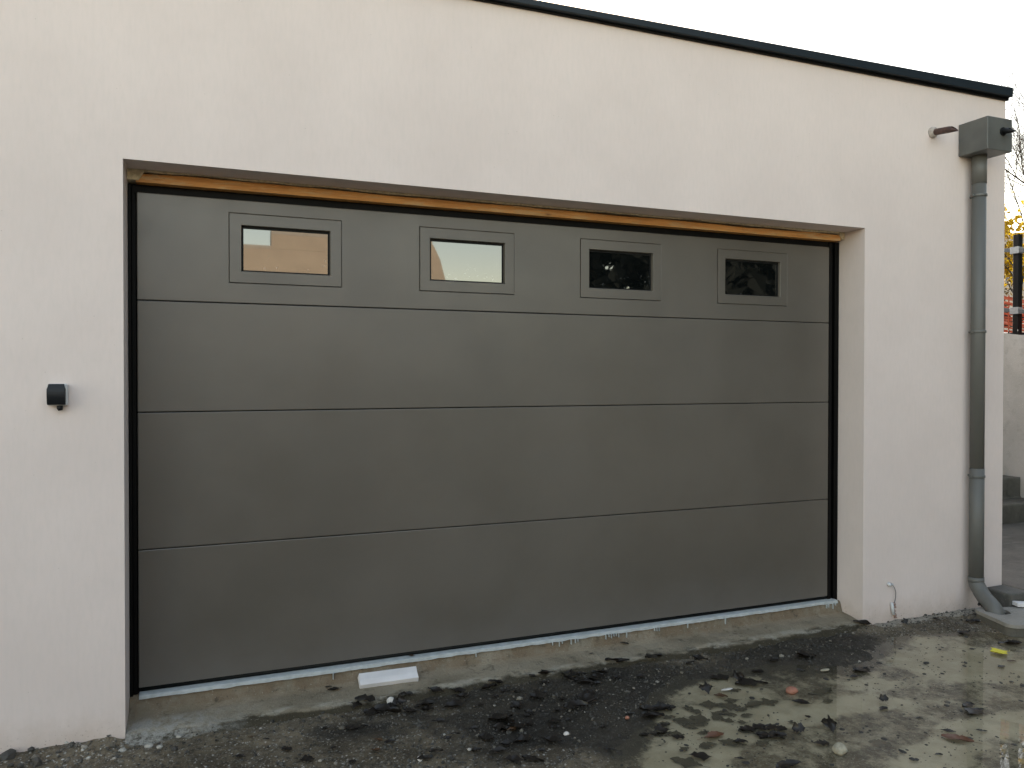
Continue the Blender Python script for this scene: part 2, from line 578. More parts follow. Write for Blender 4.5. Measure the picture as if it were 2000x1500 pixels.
def gh(x, y):
    x = np.asarray(x, float)
    y = np.asarray(y, float)
    yb = np.interp(x, EDGE_X, EDGE_Y) + .07 * vnoise(x, y, 5.0, 3, 4)
    d = y - yb
    far = sstep(-1.9, -2.6, y)
    near = (1 - far)
    dry = sstep(-.10, .16, d)
    h = -.146 + .022 * dry + .003 * vnoise(x, y, 7, 5, 3)
    h = h + (.010 * vnoise(x, y, 13, 8, 4) + .006 * vnoise(x, y, 48, 9, 2)) * (.25 + .75 * dry)
    h = h + .024 * np.exp(-np.abs(y) / .10) * sstep(.0, -.12, x) * near
    h = h + .010 * np.exp(-np.abs(y + .03) / .07) * sstep(3.98, 4.1, x) * (.6 + .8 * vnoise(x, y, 14, 21, 3))
    h = h + .02 * far
    ext = sstep(3.0, 8.0, np.hypot(np.maximum(np.abs(x - 2) - 3, 0), np.maximum(np.abs(y + 1) - 2, 0)))
    return h * (1 - ext) + ext * -.13


xs = np.concatenate([[-400, -120, -40, -15, -6, -3, -1.6], np.arange(-.9, 5.6, .014), [6, 7, 9, 14, 30, 100, 400]])
ys = np.concatenate([[-400, -120, -40, -18, -9, -5, -3.4, -2.7, -2.3], np.arange(-2.05, .26, .014), [.6, 2, 5, 8, 30, 100, 400]])
X, Y = np.meshgrid(xs, ys, indexing='ij')
Z = gh(X, Y)
nx, ny = X.shape
idx = np.arange(nx * ny).reshape(nx, ny)
q = np.stack([idx[:-1, :-1], idx[1:, :-1], idx[1:, 1:], idx[:-1, 1:]], -1).reshape(-1, 4)


def fast_mesh(name, verts, faces, mat, smooth=True, parent=None):
    me = bpy.data.meshes.new(name)
    n, k = len(faces), faces.shape[1]
    me.vertices.add(len(verts))
    me.vertices.foreach_set('co', np.asarray(verts, np.float32).ravel())
    me.loops.add(n * k)
    me.loops.foreach_set('vertex_index', faces.astype(np.int32).ravel())
    me.polygons.add(n)
    me.polygons.foreach_set('loop_start', np.arange(0, n * k, k, dtype=np.int32))
    me.polygons.foreach_set('use_smooth', np.full(n, smooth))
    me.update(calc_edges=True)
    me.validate()
    me.materials.append(mat)
    o = bpy.data.objects.new(name, me)
    COL.objects.link(o)
    if parent:
        o.parent = parent
    return o


g = fast_mesh('ground', np.stack([X, Y, Z], -1).reshape(-1, 3), q, GROUND)
at = g.data.attributes.new('silt', 'FLOAT', 'POINT')
wetm = sstep(.02, -.10, Y - np.interp(X, EDGE_X, EDGE_Y)) * sstep(1.4, 2.0, X)
at.data.foreach_set('value', np.clip(silt_at(X, Y) + .50 * wetm, 0, 1.2).astype(np.float32).ravel())
cem = np.exp(-(np.maximum(Y + .02, 0) ** 2 + np.minimum(Y + .02, 0) ** 2) / .07 ** 2) * (sstep(3.98, 4.12, X) + .9 * sstep(.55, .1, X) * sstep(-.06, .0, X) + .35 * sstep(.6, .9, X) * sstep(1.3, 1.0, X))
at2 = g.data.attributes.new('cement', 'FLOAT', 'POINT')
at2.data.foreach_set('value', cem.astype(np.float32).ravel())
at3 = g.data.attributes.new('dark', 'FLOAT', 'POINT')
at3.data.foreach_set('value', silt_at(X, Y, WETGRAVEL).astype(np.float32).ravel())
tag(g, kind='structure')

pm = MB()
pm.add([(1.2, -2.6, ZW), (5.6, -2.6, ZW), (5.6, -.12, ZW), (1.2, -.12, ZW)], [(0, 1, 2, 3)])
tag(pm.build('puddle', WATER, fix=False), kind='structure')

# alley paving right of the garage
p = MB()
p.box(5.202, 7.80, -.19, 1.45, -.4, .012)
p.box(5.02, 5.2015, -.19, -.004, -.4, .010)
tag(p.build('path', PATHC, bevel=.012), kind='structure')

# ------------------------------------------------------------ garage
OX0, OX1, OZ = -.036, 3.984, 2.287
DY = .203
XR = 5.197


def ctop(x):                                     # parapet line rises very slightly to the right
    return 3.2320 + (x - 1.79) * .0108


G = thing('garage', 'pale rendered flat roofed garage with wide taupe sectional door and dark roof edge', 'garage')
b = MB()
b.prism([(-4, -.5), (OX0, -.5), (OX0, OZ), (OX1, OZ), (OX1, -.5), (XR, -.5), (XR, ctop(XR) - .004), (-4, ctop(-4) - .004)], 0, .30)
b.box(XR - .2, XR, .302, 7, -.5, 3.19)
b.box(-4, -3.8, .302, 7, -.5, 3.16)
b.box(-3.8, XR - .2, 6.8, 7, -.5, 3.16)
wall = b.build('wall', PLASTER, G, bevel=.006, seg=3)
r = MB()
r.box(-3.8, XR - .2, .302, 6.8, 2.85, 3.0)
r.build('roof', ROOFM, G)
c = MB()
x0, x1 = -4.03, XR + .014
fx = lambda x: ctop(x)
fh = lambda x: max(.0135, .0135 + (x - 1.8) * .0085)
xs3 = (x0, 1.8, x1)
c.add([(x, y, fx(x) + z_) for x in xs3 for (y, z_) in ((-.042, -fh(x)), (.33, -fh(x)), (.33, .022), (-.042, .017))],
      [(0, 1, 2, 3), (11, 10, 9, 8)] + [(a + k, a + 4 + k, a + 4 + (k + 1) % 4, a + (k + 1) % 4) for a in (0, 4) for k in range(4)])
c.box(XR - .23, XR + .026, .333, 7.03, 3.205, 3.285)
cop = c.build('coping', COPING, G, bevel=.003)
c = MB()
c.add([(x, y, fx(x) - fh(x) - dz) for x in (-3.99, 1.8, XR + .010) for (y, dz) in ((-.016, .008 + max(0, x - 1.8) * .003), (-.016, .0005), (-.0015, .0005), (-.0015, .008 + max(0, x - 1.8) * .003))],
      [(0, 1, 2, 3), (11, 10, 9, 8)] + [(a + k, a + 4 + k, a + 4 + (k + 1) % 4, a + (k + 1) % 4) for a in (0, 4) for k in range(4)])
c.build('coping_shade_strip', BLACK, cop)  # added black strip standing in for the shade under the coping
fl = MB()
fl.box(OX0 - .3, OX1 + .3, .30, 6.8, -.4, -.02)
fl.build('floor_slab', CURBC, G)

# timber batten and filler under the soffit
f = MB()
n = 180
prof = []
for i in range(n):
    x = OX0 + .002 + (OX1 - OX0 - .004) * i / (n - 1)
    prof.append((x, .157 + .004 * vnoise(x, 0, 6, 2, 3), (2.2785 if .02 < x < 3.94 else 2.240) + .007 * float(vnoise(x, 3, 7, 4, 3))))
vs, fs = [], []
for x, y, z in prof:
    vs += [(x, y, OZ - .001), (x, y, z), (x, .25, z), (x, .25, OZ - .001)]
for i in range(n - 1):
    for k in range(4):
        a = i * 4 + k
        bq = i * 4 + (k + 1) % 4
        fs.append((a, bq, bq + 4, a + 4))
fs += [(0, 1, 2, 3), tuple(len(vs) - 4 + k for k in (3, 2, 1, 0))]
f.add(vs, fs)
f.build('foam_filler', FOAM, G)
tb = MB()
nn = 80
vs, fs = [], []
for i in range(nn):
    x = .0 + 3.955 * i / (nn - 1)
    up_ = 2.272 + .006 * float(vnoise(x, 7, 4, 31, 3)) - .004 * x / 4
    vs += [(x, .165, up_), (x, .165, 2.2335), (x, .235, 2.2325), (x, .235, up_)]
for i in range(nn - 1):
    for k in range(4):
        a = i * 4 + k
        bq = i * 4 + (k + 1) % 4
        fs.append((a, bq, bq + 4, a + 4))
fs += [(0, 1, 2, 3), tuple(len(vs) - 4 + k for k in (3, 2, 1, 0))]
tb.add(vs, fs)
tb.build('timber_batten', WOOD, G)

# black frame round the door
fr = MB()
fr.box(OX0 + .001, OX0 + .014, .196, .26, -.03, 2.230)
fr.box(OX0 + .014, -.004, .214, .26, -.02, 2.2295)
fr.box(-.004, .004, .226, .26, -.02, 2.229)
fr.box(3.9, 3.908, .226, .26, -.02, 2.229)
fr.box(3.908, 3.934, .206, .26, -.02, 2.2295)
fr.box(3.934, 3.950, .222, .26, -.02, 2.2295)
fr.box(3.950, 3.9825, .201, .26, -.02, 2.230)
fr.box(OX0 + .0145, 3.9495, .2125, .26, 2.196, 2.2318)
fr.build('door_frame', BLACK, G, bevel=.002)

# threshold
xs_ = np.linspace(OX0 + .001, OX1 - .001, 420)
prof = [(.30, -.021), (.185, -.0205), (.177, -.028), (.160, -.082), (.10, -.088), (.04, -.095), (-.005, -.100), (-.03, -.106), (-.055, -.122), (-.075, -.15), (-.08, -.3)]
V = []
for x in xs_:
    for k, (y, z) in enumerate(prof):
        a = [0, 0, .0, .004, .010, .012, .026, .034, .034, .03, .0][k]
        zz = [0, 0, 0, .005, .006, .006, .008, .010, .012, .010, 0][k]
        V.append((x, y + a * float(vnoise(x, k * .2, 5, 41, 4)), z + zz * float(vnoise(x, k * .35, 9, 45, 4))))
k = len(prof)
for i in range(len(V)):
    if i % k > 2:
        V[i] = (V[i][0], V[i][1], V[i][2] + .003 * float(vnoise(V[i][0], V[i][1] * 3, 34, 47, 3)))
F = [(i * k + j, i * k + j + 1, (i + 1) * k + j + 1, (i + 1) * k + j) for i in range(len(xs_) - 1) for j in range(k - 1)]
t = MB()
t.add(V, F, True)
t.build('threshold', THRESH, G)
st = MB()
vs, fs = [], []
for i, x in enumerate(xs_[4:-3]):
    lo = -.027 + .004 * float(vnoise(x, 1, 22, 51, 3))
    vs += [(x, .167, lo), (x, .169, -.0135), (x, .175, -.0105), (x, .215, -.0095)]
for i in range(len(xs_) - 8):
    for j in range(3):
        fs.append((i * 4 + j, i * 4 + j + 1, i * 4 + j + 5, i * 4 + j + 4))
st.add(vs, fs)
for px in (1.56, 1.99, 2.03, 2.047, 2.10, 2.125, 2.14, 2.31, 2.33, 2.345, 2.36, 2.375, 2.39, 2.44, 2.62, 2.635, 2.84, 3.10, 3.86, 3.875, 3.91, 3.93, .84, 2.65):
    l = random.uniform(.010, .032)
    st.box(px - .0013, px + .0013, .158, .169, -.027 - l, -.024)
st.build('white_sill_strip', STRIP, G)

# door leaf: black core with four painted sections, window frames and panes
core = MB()
core.box(.002, 3.902, .226, .245, .002, 2.196)
D = core.build('garage_door', CORE, G)
tag(D, label='wide taupe sectional garage door with four small windows in its top section')
ZS = [0.011, .6195, 1.2275, 1.7222, 2.1975]
GAP = .0035
WIN = [(.635 + .8947 * i) for i in range(4)]
WHX, WZ0, WZ1 = .2525, 1.819, 2.135


def section(z0, z1, holes):
    m = MB()
    xb = [0.0]
    for cx in holes:
        xb += [cx - WHX - .0015, cx + WHX + .0015]
    xb.append(3.904)
    zb = [z0, WZ0 - .0015, WZ1 + .0015, z1] if holes else [z0, z1]
    y0, y1 = DY, DY + .022
    nx_, nz_ = len(xb), len(zb)
    vs = [(x, y, z) for y in (y0, y1) for z in zb for x in xb]
    I = lambda j, kz, s: s * nx_ * nz_ + kz * nx_ + j
    cells = {(i, kz) for i in range(nx_ - 1) for kz in range(nz_ - 1) if not (holes and kz == 1 and i % 2 == 1)}
    fs = []
    for (i, kz) in cells:
        a, b_, c_, d_ = (i, kz), (i + 1, kz), (i + 1, kz + 1), (i, kz + 1)
        fs.append(tuple(I(*p_, 0) for p_ in (a, b_, c_, d_)))
        fs.append(tuple(I(*p_, 1) for p_ in (d_, c_, b_, a)))
        for (e0, e1, nb) in ((a, b_, (i, kz - 1)), (b_, c_, (i + 1, kz)), (c_, d_, (i, kz + 1)), (d_, a, (i - 1, kz))):
            if nb not in cells:
                fs.append((I(*e0, 0), I(*e0, 1), I(*e1, 1), I(*e1, 0)))
    m.add(vs, fs)
    return m


for i in range(4):
    s = section(ZS[i] + (GAP if i else 0), ZS[i + 1] - (0 if i == 3 else 0), WIN if i == 3 else [])
    s.build('door_section', DOOR, D, bevel=.0035, seg=2)
for cx in WIN:
    m = MB()
    ix, iz0, iz1 = .2015, 1.871, 2.083
    out = [(cx - WHX, WZ0), (cx + WHX, WZ0), (cx + WHX, WZ1), (cx - WHX, WZ1)]
    inn = [(cx - ix, iz0), (cx + ix, iz0), (cx + ix, iz1), (cx - ix, iz1)]
    ins = [(cx - ix + .004, iz0 + .004), (cx + ix - .004, iz0 + .004), (cx + ix - .004, iz1 - .004), (cx - ix + .004, iz1 - .004)]
    rings = [[(x, DY + .02, z) for x, z in out], [(x, DY - .004, z) for x, z in out], [(x, DY - .004, z) for x, z in inn],
             [(x, DY + .019, z) for x, z in ins], [(x, DY + .021, z) for x, z in ins]]
    vs = [v for r_ in rings for v in r_]
    fs = []
    for a in range(5):
        for k in range(4):
            a2 = (a + 1) % 5
            fs.append((a * 4 + k, a * 4 + (k + 1) % 4, a2 * 4 + (k + 1) % 4, a2 * 4 + k))
    m.add(vs, fs)
    m.build('window_frame', DOOR, D, bevel=.0018)
    m = MB()
    m.box(cx - ix + .008, cx + ix - .008, DY + .0175, DY + .0215, iz0 + .006, iz1 - .010)
    m.build('window_pane', PANE, D)
    m = MB()
    for (a0, a1, c0, c1) in ((cx - ix + .0045, cx + ix - .0045, iz1 - .012, iz1 - .0045), (cx - ix + .0045, cx + ix - .0045, iz0 + .0045, iz0 + .008),
                             (cx - ix + .0045, cx - ix + .010, iz0 + .0081, iz1 - .0121), (cx + ix - .010, cx + ix - .0045, iz0 + .0081, iz1 - .0121)):
        m.box(a0, a1, DY + .0135, DY + .0172, c0, c1)
    m.build('pane_gasket', RUBBER, D)
gk = MB()
gk.tube([(.002, .219, .001), (3.902, .219, .001)], .0105, 10)
gk.build('bottom_seal', RUBBER, D)

# ------------------------------------------------------------ downpipe
P = thing('downpipe', 'grey downpipe with square box head fixed to the wall corner', 'downpipe')
pxc, pyc = 4.875, -.062
h = MB()
h.box(pxc - .110, pxc + .110, -.2, -.001, 2.797, 3.0)
H = h.build('hopper_head', ZINC, P, bevel=.004)
o = MB()
ring = lambda y0, dz: None
path = [(4.897, -.197, 2.915), (4.897, -.205, 2.915), (4.897, -.225, 2.914), (4.897, -.262, 2.910)]
n = 20
vs, fs = [], []
for rr in (.0185, .0160):
    for i, pt in enumerate(path):
        for k in range(n):
            a = 2 * pi * k / n
            yy = pt[1]
            if i == 3:
                yy += .022 * sin(a)
            vs.append((pt[0] + rr * cos(a), yy, pt[2] + rr * sin(a)))
for s_ in range(2):
    for i in range(3):
        for k in range(n):
            fs.append(tuple(s_ * 4 * n + j for j in (i * n + k, i * n + (k + 1) % n, (i + 1) * n + (k + 1) % n, (i + 1) * n + k)))
for k in range(n):
    fs.append((3 * n + k, 3 * n + (k + 1) % n, 7 * n + (k + 1) % n, 7 * n + k))
o.add(vs, fs, True)
o.tube([(4.897, -.1995, 2.915), (4.897, -.207, 2.915)], .026, 20)
o.build('overflow_spout', DARKPL, H)
pp = MB()
pp.tube([(pxc, pyc, 2.81), (pxc, pyc, 2.62)], .0430, 28)
pp.tube([(pxc, pyc, 2.622), (pxc, pyc, .80)], .0412, 28)
pp.tube([(pxc, pyc, .802), (pxc, pyc, .085)], .0430, 28)
pp.build('pipe', PIPE, P)
el = MB()
cp = [Vector(v) for v in ((pxc, pyc, .10), (pxc, pyc, .075), (pxc - .002, pyc - .012, .048), (pxc - .008, pyc - .045, .012), (4.852, -.145, -.014), (4.838, -.185, -.032), (4.826, -.222, -.055), (4.820, -.238, -.085), (4.819, -.242, -.14))]
fine = []
for i in range(len(cp) - 1):
    p0, p1, p2, p3 = cp[max(i - 1, 0)], cp[i], cp[i + 1], cp[min(i + 2, len(cp) - 1)]
    for k in range(5):
        u = k / 5
        fine.append(.5 * ((2 * p1) + (p2 - p0) * u + (2 * p0 - 5 * p1 + 4 * p2 - p3) * u * u + (3 * p1 - p0 - 3 * p2 + p3) * u ** 3))
fine.append(cp[-1])
el.tube(fine, [.0445 + .0055 * i / len(fine) for i in range(len(fine))], 28)
el.tube([(pxc, pyc, .105), (pxc, pyc, .07)], .0462, 28)
el.build('elbow', PIPE, P)
for z in (2.545, 1.677, .752):
    bk = MB()
    bk.tube([(pxc, pyc, z + .009), (pxc, pyc, z + .007), (pxc, pyc, z - .007), (pxc, pyc, z - .009)], [.0440, .0470, .0470, .0440], 28)
    bk.tube([(pxc, pyc + .042, z), (pxc, -.001, z)], .008, 8)
    bk.box(pxc - .057, pxc - .042, pyc - .006, pyc + .006, z - .008, z + .008)
    bk.box(pxc + .042, pxc + .055, pyc - .006, pyc + .006, z - .008, z + .008)
    bk.build('pipe_bracket', ZINC, P, bevel=.0015)

# drain inlet under the pipe
DR = thing('drain_inlet', 'concrete drain box with pale rounded lid under the grey downpipe', 'drain')
e1, e2 = Vector((-.30, -.954, 0)), Vector((.954, -.30, 0))
cor = Vector((4.748, -.128, 0))
lx, ly, rad = .40, .345, .055
outl = []
for (cx, cy, a0) in ((lx - rad, rad, -90), (lx - rad, ly - rad, 0), (rad, ly - rad, 90), (rad, rad, 180)):
    for k in range(7):
        a = radians(a0 + 15 * k)
        outl.append(cor + e2 * (cx + rad * cos(a)) + e1 * (cy + rad * sin(a)))
hc = Vector((4.828, -.243, 0))
n = len(outl)
hole = []
for v in outl:
    d = (v - hc).normalized()
    hole.append(hc + Vector((d.x * .074, d.y * .066, 0)))
ZT, ZB = -.062, -.084
m = MB()
vs = []
for L_, z in ((outl, ZT), (outl, ZB), (hole, ZB), (hole, ZT)):
    vs += [(v.x, v.y, z) for v in L_]
fs = []
for a in range(4):
    for k in range(n):
        fs.append((a * n + k, a * n + (k + 1) % n, ((a + 1) % 4) * n + (k + 1) % n, ((a + 1) % 4) * n + k))
m.add(vs, fs)
m.build('lid', LIDC, DR, bevel=.004)
m = MB()
ins = [hc + (v - hc) * .955 for v in outl]
inn = [hc + (v - hc) * .80 for v in outl]
vs = []
for L_, z in ((ins, ZB - .001), (ins, -.25), (inn, -.25), (inn, ZB - .001)):
    vs += [(v.x, v.y, z) for v in L_]
m.add(vs, fs)
m.build('drain_box', CURBC, DR, bevel=.003)

# ------------------------------------------------------------ fittings on the wall
SW = thing('outdoor_switch', 'small light grey wall switch box with dark flap left of the garage door', 'switch box')
m = MB()
m.box(-.306, -.2365, -.034, -.001, 1.272, 1.359)
hs = m.build('housing', HOUSING, SW, bevel=.006, seg=3)
m = MB()
fp = []
zt, zb_ = 1.3585, 1.2755
for k in range(9):
    u = k / 8
    z = zt + (zb_ - zt) * u
    y = -.036 - .016 * sin(pi * min(1, .12 + u * .75))
    hw = .0275 if u < .10 else (.0275 + (u - .10) / .08 * .005 if u < .18 else .0325)
    fp.append((z, y, hw))
vs, fs = [], []
for z, y, hw in fp:
    vs += [(-.2735 - hw, -.034, z), (-.2735 - hw, y, z), (-.2735 + hw, y, z), (-.2735 + hw, -.034, z)]
for i in range(8):
    for k in range(4):
        fs.append((i * 4 + k, i * 4 + (k + 1) % 4, i * 4 + 4 + (k + 1) % 4, i * 4 + 4 + k))
fs += [(3, 2, 1, 0), (32, 33, 34, 35)]
m.add(vs, fs)
m.build('flap', simple('blue_black_plastic', (.007, .009, .012), .45, .1, spec=.3), SW, bevel=.002)
m = MB()
m.tube([(-.265, -.020, 1.274), (-.264, -.021, 1.262), (-.262, -.022, 1.252)], [.0105, .0115, .008], 14)
m.build('cable_gland', DARKPL, SW)

SP = thing('wall_spout', 'brown pipe stub with slanted mouth sticking out of the wall beside the grey box head', 'pipe')
n = 22
a0, a1 = Vector((4.535, .01, 2.926)), Vector((4.535, -.158, 2.904))
vs, fs = [], []
for rr in (.0205, .0175):
    for i in range(5):
        c_ = a0.lerp(a1, i / 4)
        for k in range(n):
            an = 2 * pi * k / n
            dy = -.02 * (-sin(an)) if i == 4 else 0
            vs.append((c_.x + rr * cos(an), c_.y + dy, c_.z + rr * sin(an)))
for s_ in range(2):
    for i in range(4):
        for k in range(n):
            fs.append(tuple(s_ * 5 * n + j for j in (i * n + k, i * n + (k + 1) % n, (i + 1) * n + (k + 1) % n, (i + 1) * n + k)))
for k in range(n):
    fs.append((4 * n + k, 4 * n + (k + 1) % n, 9 * n + (k + 1) % n, 9 * n + k))
m = MB()
m.add(vs, fs, True)
m.build('pipe', COPPER, SP)
m = MB()
m.tube([(4.535, .005, 2.924), (4.535, -.008, 2.923), (4.536, -.018, 2.922), (4.535, -.027, 2.921)], [.036, .034, .030, .0215], 14)
for v_i, v in enumerate(m.v):
    k = 1 + .14 * float(vnoise(v[0] * 40, v[2] * 40 + v[1] * 30, 1, 61, 2))
    m.v[v_i] = (4.535 + (v[0] - 4.535) * k, v[1], 2.923 + (v[2] - 2.923) * k)
m.build('mortar_collar', simple('grey_mortar', (.40, .36, .33), .9, .2, 60, bump=.5), SP)

CB = thing('cable_stub', 'broken white conduit and thin grey wire hanging at the wall foot right of the door', 'cable')
m = MB()
m.tube([(4.188, .0, .112), (4.187, -.012, .110), (4.190, -.022, .107)], [.010, .012, .007], 12)
m.tube([(4.205, -.010, .110), (4.216, -.012, .108)], .005, 8)
m.build('plug', HOUSING, CB)
m = MB()
wp = [(4.212, -.012, .106), (4.228, -.014, .085), (4.238, -.014, .055), (4.238, -.013, .025), (4.232, -.012, .0), (4.224, -.012, -.012)]
m.tube(wp, .0022, 8)
m.build('wire', RAIL, CB)
m = MB()
m.tube([(4.208, -.012, -.006), (4.219, -.014, -.078)], [.009, .0085], 10)
m.build('conduit', HOUSING, CB)
m = MB()
for (x, z, s_) in ((4.229, -.018, .011), (4.235, -.036, .008), (4.230, -.060, .009), (4.237, -.085, .010), (4.243, -.100, .007)):
    m.tube([(x, .002, z), (x, -.010, z + .003), (x + .002, -.018, z)], [s_, s_ * 1.1, s_ * .5], 7)
m.build('mortar_crumbs', simple('stained_mortar', (.34, .24, .20), .9, .4, 90, bump=.6), CB)

# ------------------------------------------------------------ things lying about
def blob(name, mat, loc, size, label, cat, seed, group=None, flat=.7):
    bm = bmesh.new()
    bmesh.ops.create_icosphere(bm, subdivisions=3, radius=1)
    for v in bm.verts:
        n_ = 1 + .22 * float(vnoise(v.co.x + v.co.z * .7, v.co.y - v.co.z * .6, 1.4, seed, 3)) + .05 * float(vnoise(v.co.x * 2 + v.co.z, v.co.y * 2 - v.co.z, 3, seed + 5, 2))
        v.co = Vector((v.co.x * size[0], v.co.y * size[1], v.co.z * size[2])) * n_
    me = bpy.data.meshes.new(name)
    bm.to_mesh(me)
    bm.free()
    for f_ in me.polygons:
        f_.use_smooth = True
    me.materials.append(mat)
    o_ = bpy.data.objects.new(name, me)
    COL.objects.link(o_)
    o_.location = loc
    return tag(o_, label, cat, group)


m = MB()
vs, fs = [], []
rows = [0, .004, .012, .10, .19, .268, .276, .28]
for i, x in enumerate(rows):
    w_ = [.0, .004, .002, 0, 0, .002, .004, 0][i]
    for (y, z) in ((-.037, -.013), (-.037, .013), (-.006, .0165), (.037, .014), (.037, -.013)):
        j = .004 * random.uniform(-1, 1) if i in (0, 1, 6, 7) else 0
        vs.append((x - .14 + j, y, z))
for i in range(len(rows) - 1):
    for k in range(5):
        fs.append((i * 5 + k, i * 5 + (k + 1) % 5, i * 5 + 5 + (k + 1) % 5, i * 5 + 5 + k))
fs += [(4, 3, 2, 1, 0), tuple(len(vs) - 5 + k for k in range(5))]
m.add(vs, fs)
o_ = m.build('trim_offcut', WHITEW, bevel=.0015)
o_.location = (1.096, .112, -.066)
o_.rotation_euler = (radians(24), 0, radians(-1.5))
tag(o_, 'white offcut of plastic trim lying on the concrete threshold', 'offcut')

m = MB()
m.box(-.07, .12, -.03, .03, -.012, .012)
o_ = m.build('board_offcut', WHITEW, bevel=.003)
o_.location = (5.09, -.235, .0)
o_.rotation_euler = (0, radians(3), radians(-20))
o_.location.z = -.048
tag(o_, 'white board end on the far rim of the drain lid', 'offcut')

blob('white_stone', STONE_W, (1.072, -.051, -.112), (.020, .017, .019), 'chalk white stone on the gravel below the white offcut', 'stone', 3)
blob('reddish_stone', STONE_R, (2.906, -.606, -.128), (.030, .024, .018), 'round reddish stone lying in the shallow puddle', 'stone', 9)
blob('pale_stone', STONE_P, (2.672, -1.149, -.126), (.031, .026, .024), 'rough pale yellowish stone at the near edge of the puddle', 'stone', 14)
blob('grey_stone', simple('grey_stone', (.17, .16, .15), .7, .2, 40, bump=.4), (.885, -.02, -.112), (.013, .012, .012), 'small grey stone among the leaf clump at the ramp foot', 'stone', 17)
blob('pebble', STONE_W, (1.689, -.633, -.118), (.013, .010, .009), 'bright pebble amid the white grit in front of the puddle', 'stone', 19)
blob('pebble', STONE_W, (1.059, -.613, -.120), (.010, .019, .010), 'slender pale pebble in the gravel nearest the picture edge', 'stone', 23)
blob('brick_chip', STONE_R, (2.007, -.591, -.118), (.010, .009, .008), 'tiny red brick chip on the dark gravel', 'brick chip', 27)
blob('paint_flake', STONE_W, (2.635, -.467, -.1325), (.034, .010, .003), 'white flake on the puddle beneath the long black leaf', 'flake', 33)
blob('paint_flake', STONE_P, (3.253, -.462, -.126), (.028, .010, .005), 'pale flake on the dark gravel before the right door corner', 'flake', 36)
for i, (x, y, s_) in enumerate(((.06, -.10, .017), (.10, -.13, .012), (-.04, -.10, .015), (.17, -.06, .011), (.44, -.02, .012))):
    blob('mortar_lump', simple('pale_mortar', (.36, .34, .30), .9, .2, 60, bump=.6) if i == 0 else bpy.data.materials['pale_mortar'],
         (x, y, float(gh(x, y)) + .004), (s_, s_ * .8, s_ * .6),
         ['pale mortar lump, largest below the left door corner', 'pale mortar lump lying in front of the largest lump', 'pale mortar lump against the wall left of the door',
          'pale mortar crumb at the left end of the ramp', 'pale mortar crumb on the gravel a step right of the left door corner'][i], 'mortar lump', 50 + i, 'mortar lumps at the left door corner')

# ------------------------------------------------------------ fallen leaves: one mesh per leaf, shapes shared
def leaf_mesh(kind, seed):
    r_ = random.Random(seed)
    N_ = 14
    edge_t, edge_b = [], []
    for i in range(N_ + 1):
        u = i / N_
        if kind == 'oval':
            wdt = .27 * sin(pi * u ** .8) ** 1.15 * (1 + .10 * sin(u * 40))
        else:
            wdt = .38 * sin(pi * u) ** .7 * (.52 + .55 * abs(sin(u * pi * 1.9 + seed))) * (1 + .25 * r_.uniform(-1, 1))
        edge_t.append(wdt * r_.uniform(.65, 1.2))
        edge_b.append(wdt * r_.uniform(.6, 1.2))
    curl = r_.uniform(.3, 1.2)
    bend = r_.uniform(-.5, .5)
    vs, fs = [], []
    for i in range(N_ + 1):
        u = i / N_
        cx_ = u - .5
        cy_ = bend * .18 * (4 * (u - .5) ** 2)
        for s_ in (-1, -.5, 0, .5, 1):
            w_ = (edge_t[i] if s_ > 0 else edge_b[i]) * s_
            z_ = curl * .16 * s_ * s_ * (.4 + .6 * sin(pi * u)) + .05 * sin(u * 7 + s_ * 2 + seed) + .10 * curl * (u - .5) ** 2 * 2
            vs.append((cx_, cy_ + w_, z_))
    for i in range(N_):
        for k_ in range(4):
            a_ = i * 5 + k_
            fs.append((a_, a_ + 1, a_ + 6, a_ + 5))
    me = MB()
    me.add(vs, fs, True)
    # stalk
    me.tube([(.48, vs[N_ * 5 + 2][1], .03), (.60, bend * .1, .02), (.74, bend * .3 + .03, .03)], [.012, .010, .009], 5)
    o2 = me.build('dead_leaf', L_DARK)
    md = o2.data
    bpy.data.objects.remove(o2)
    return md


def with_mat(me, mat):
    c_ = me.copy()
    c_.materials.clear()
    c_.materials.append(mat)
    return c_


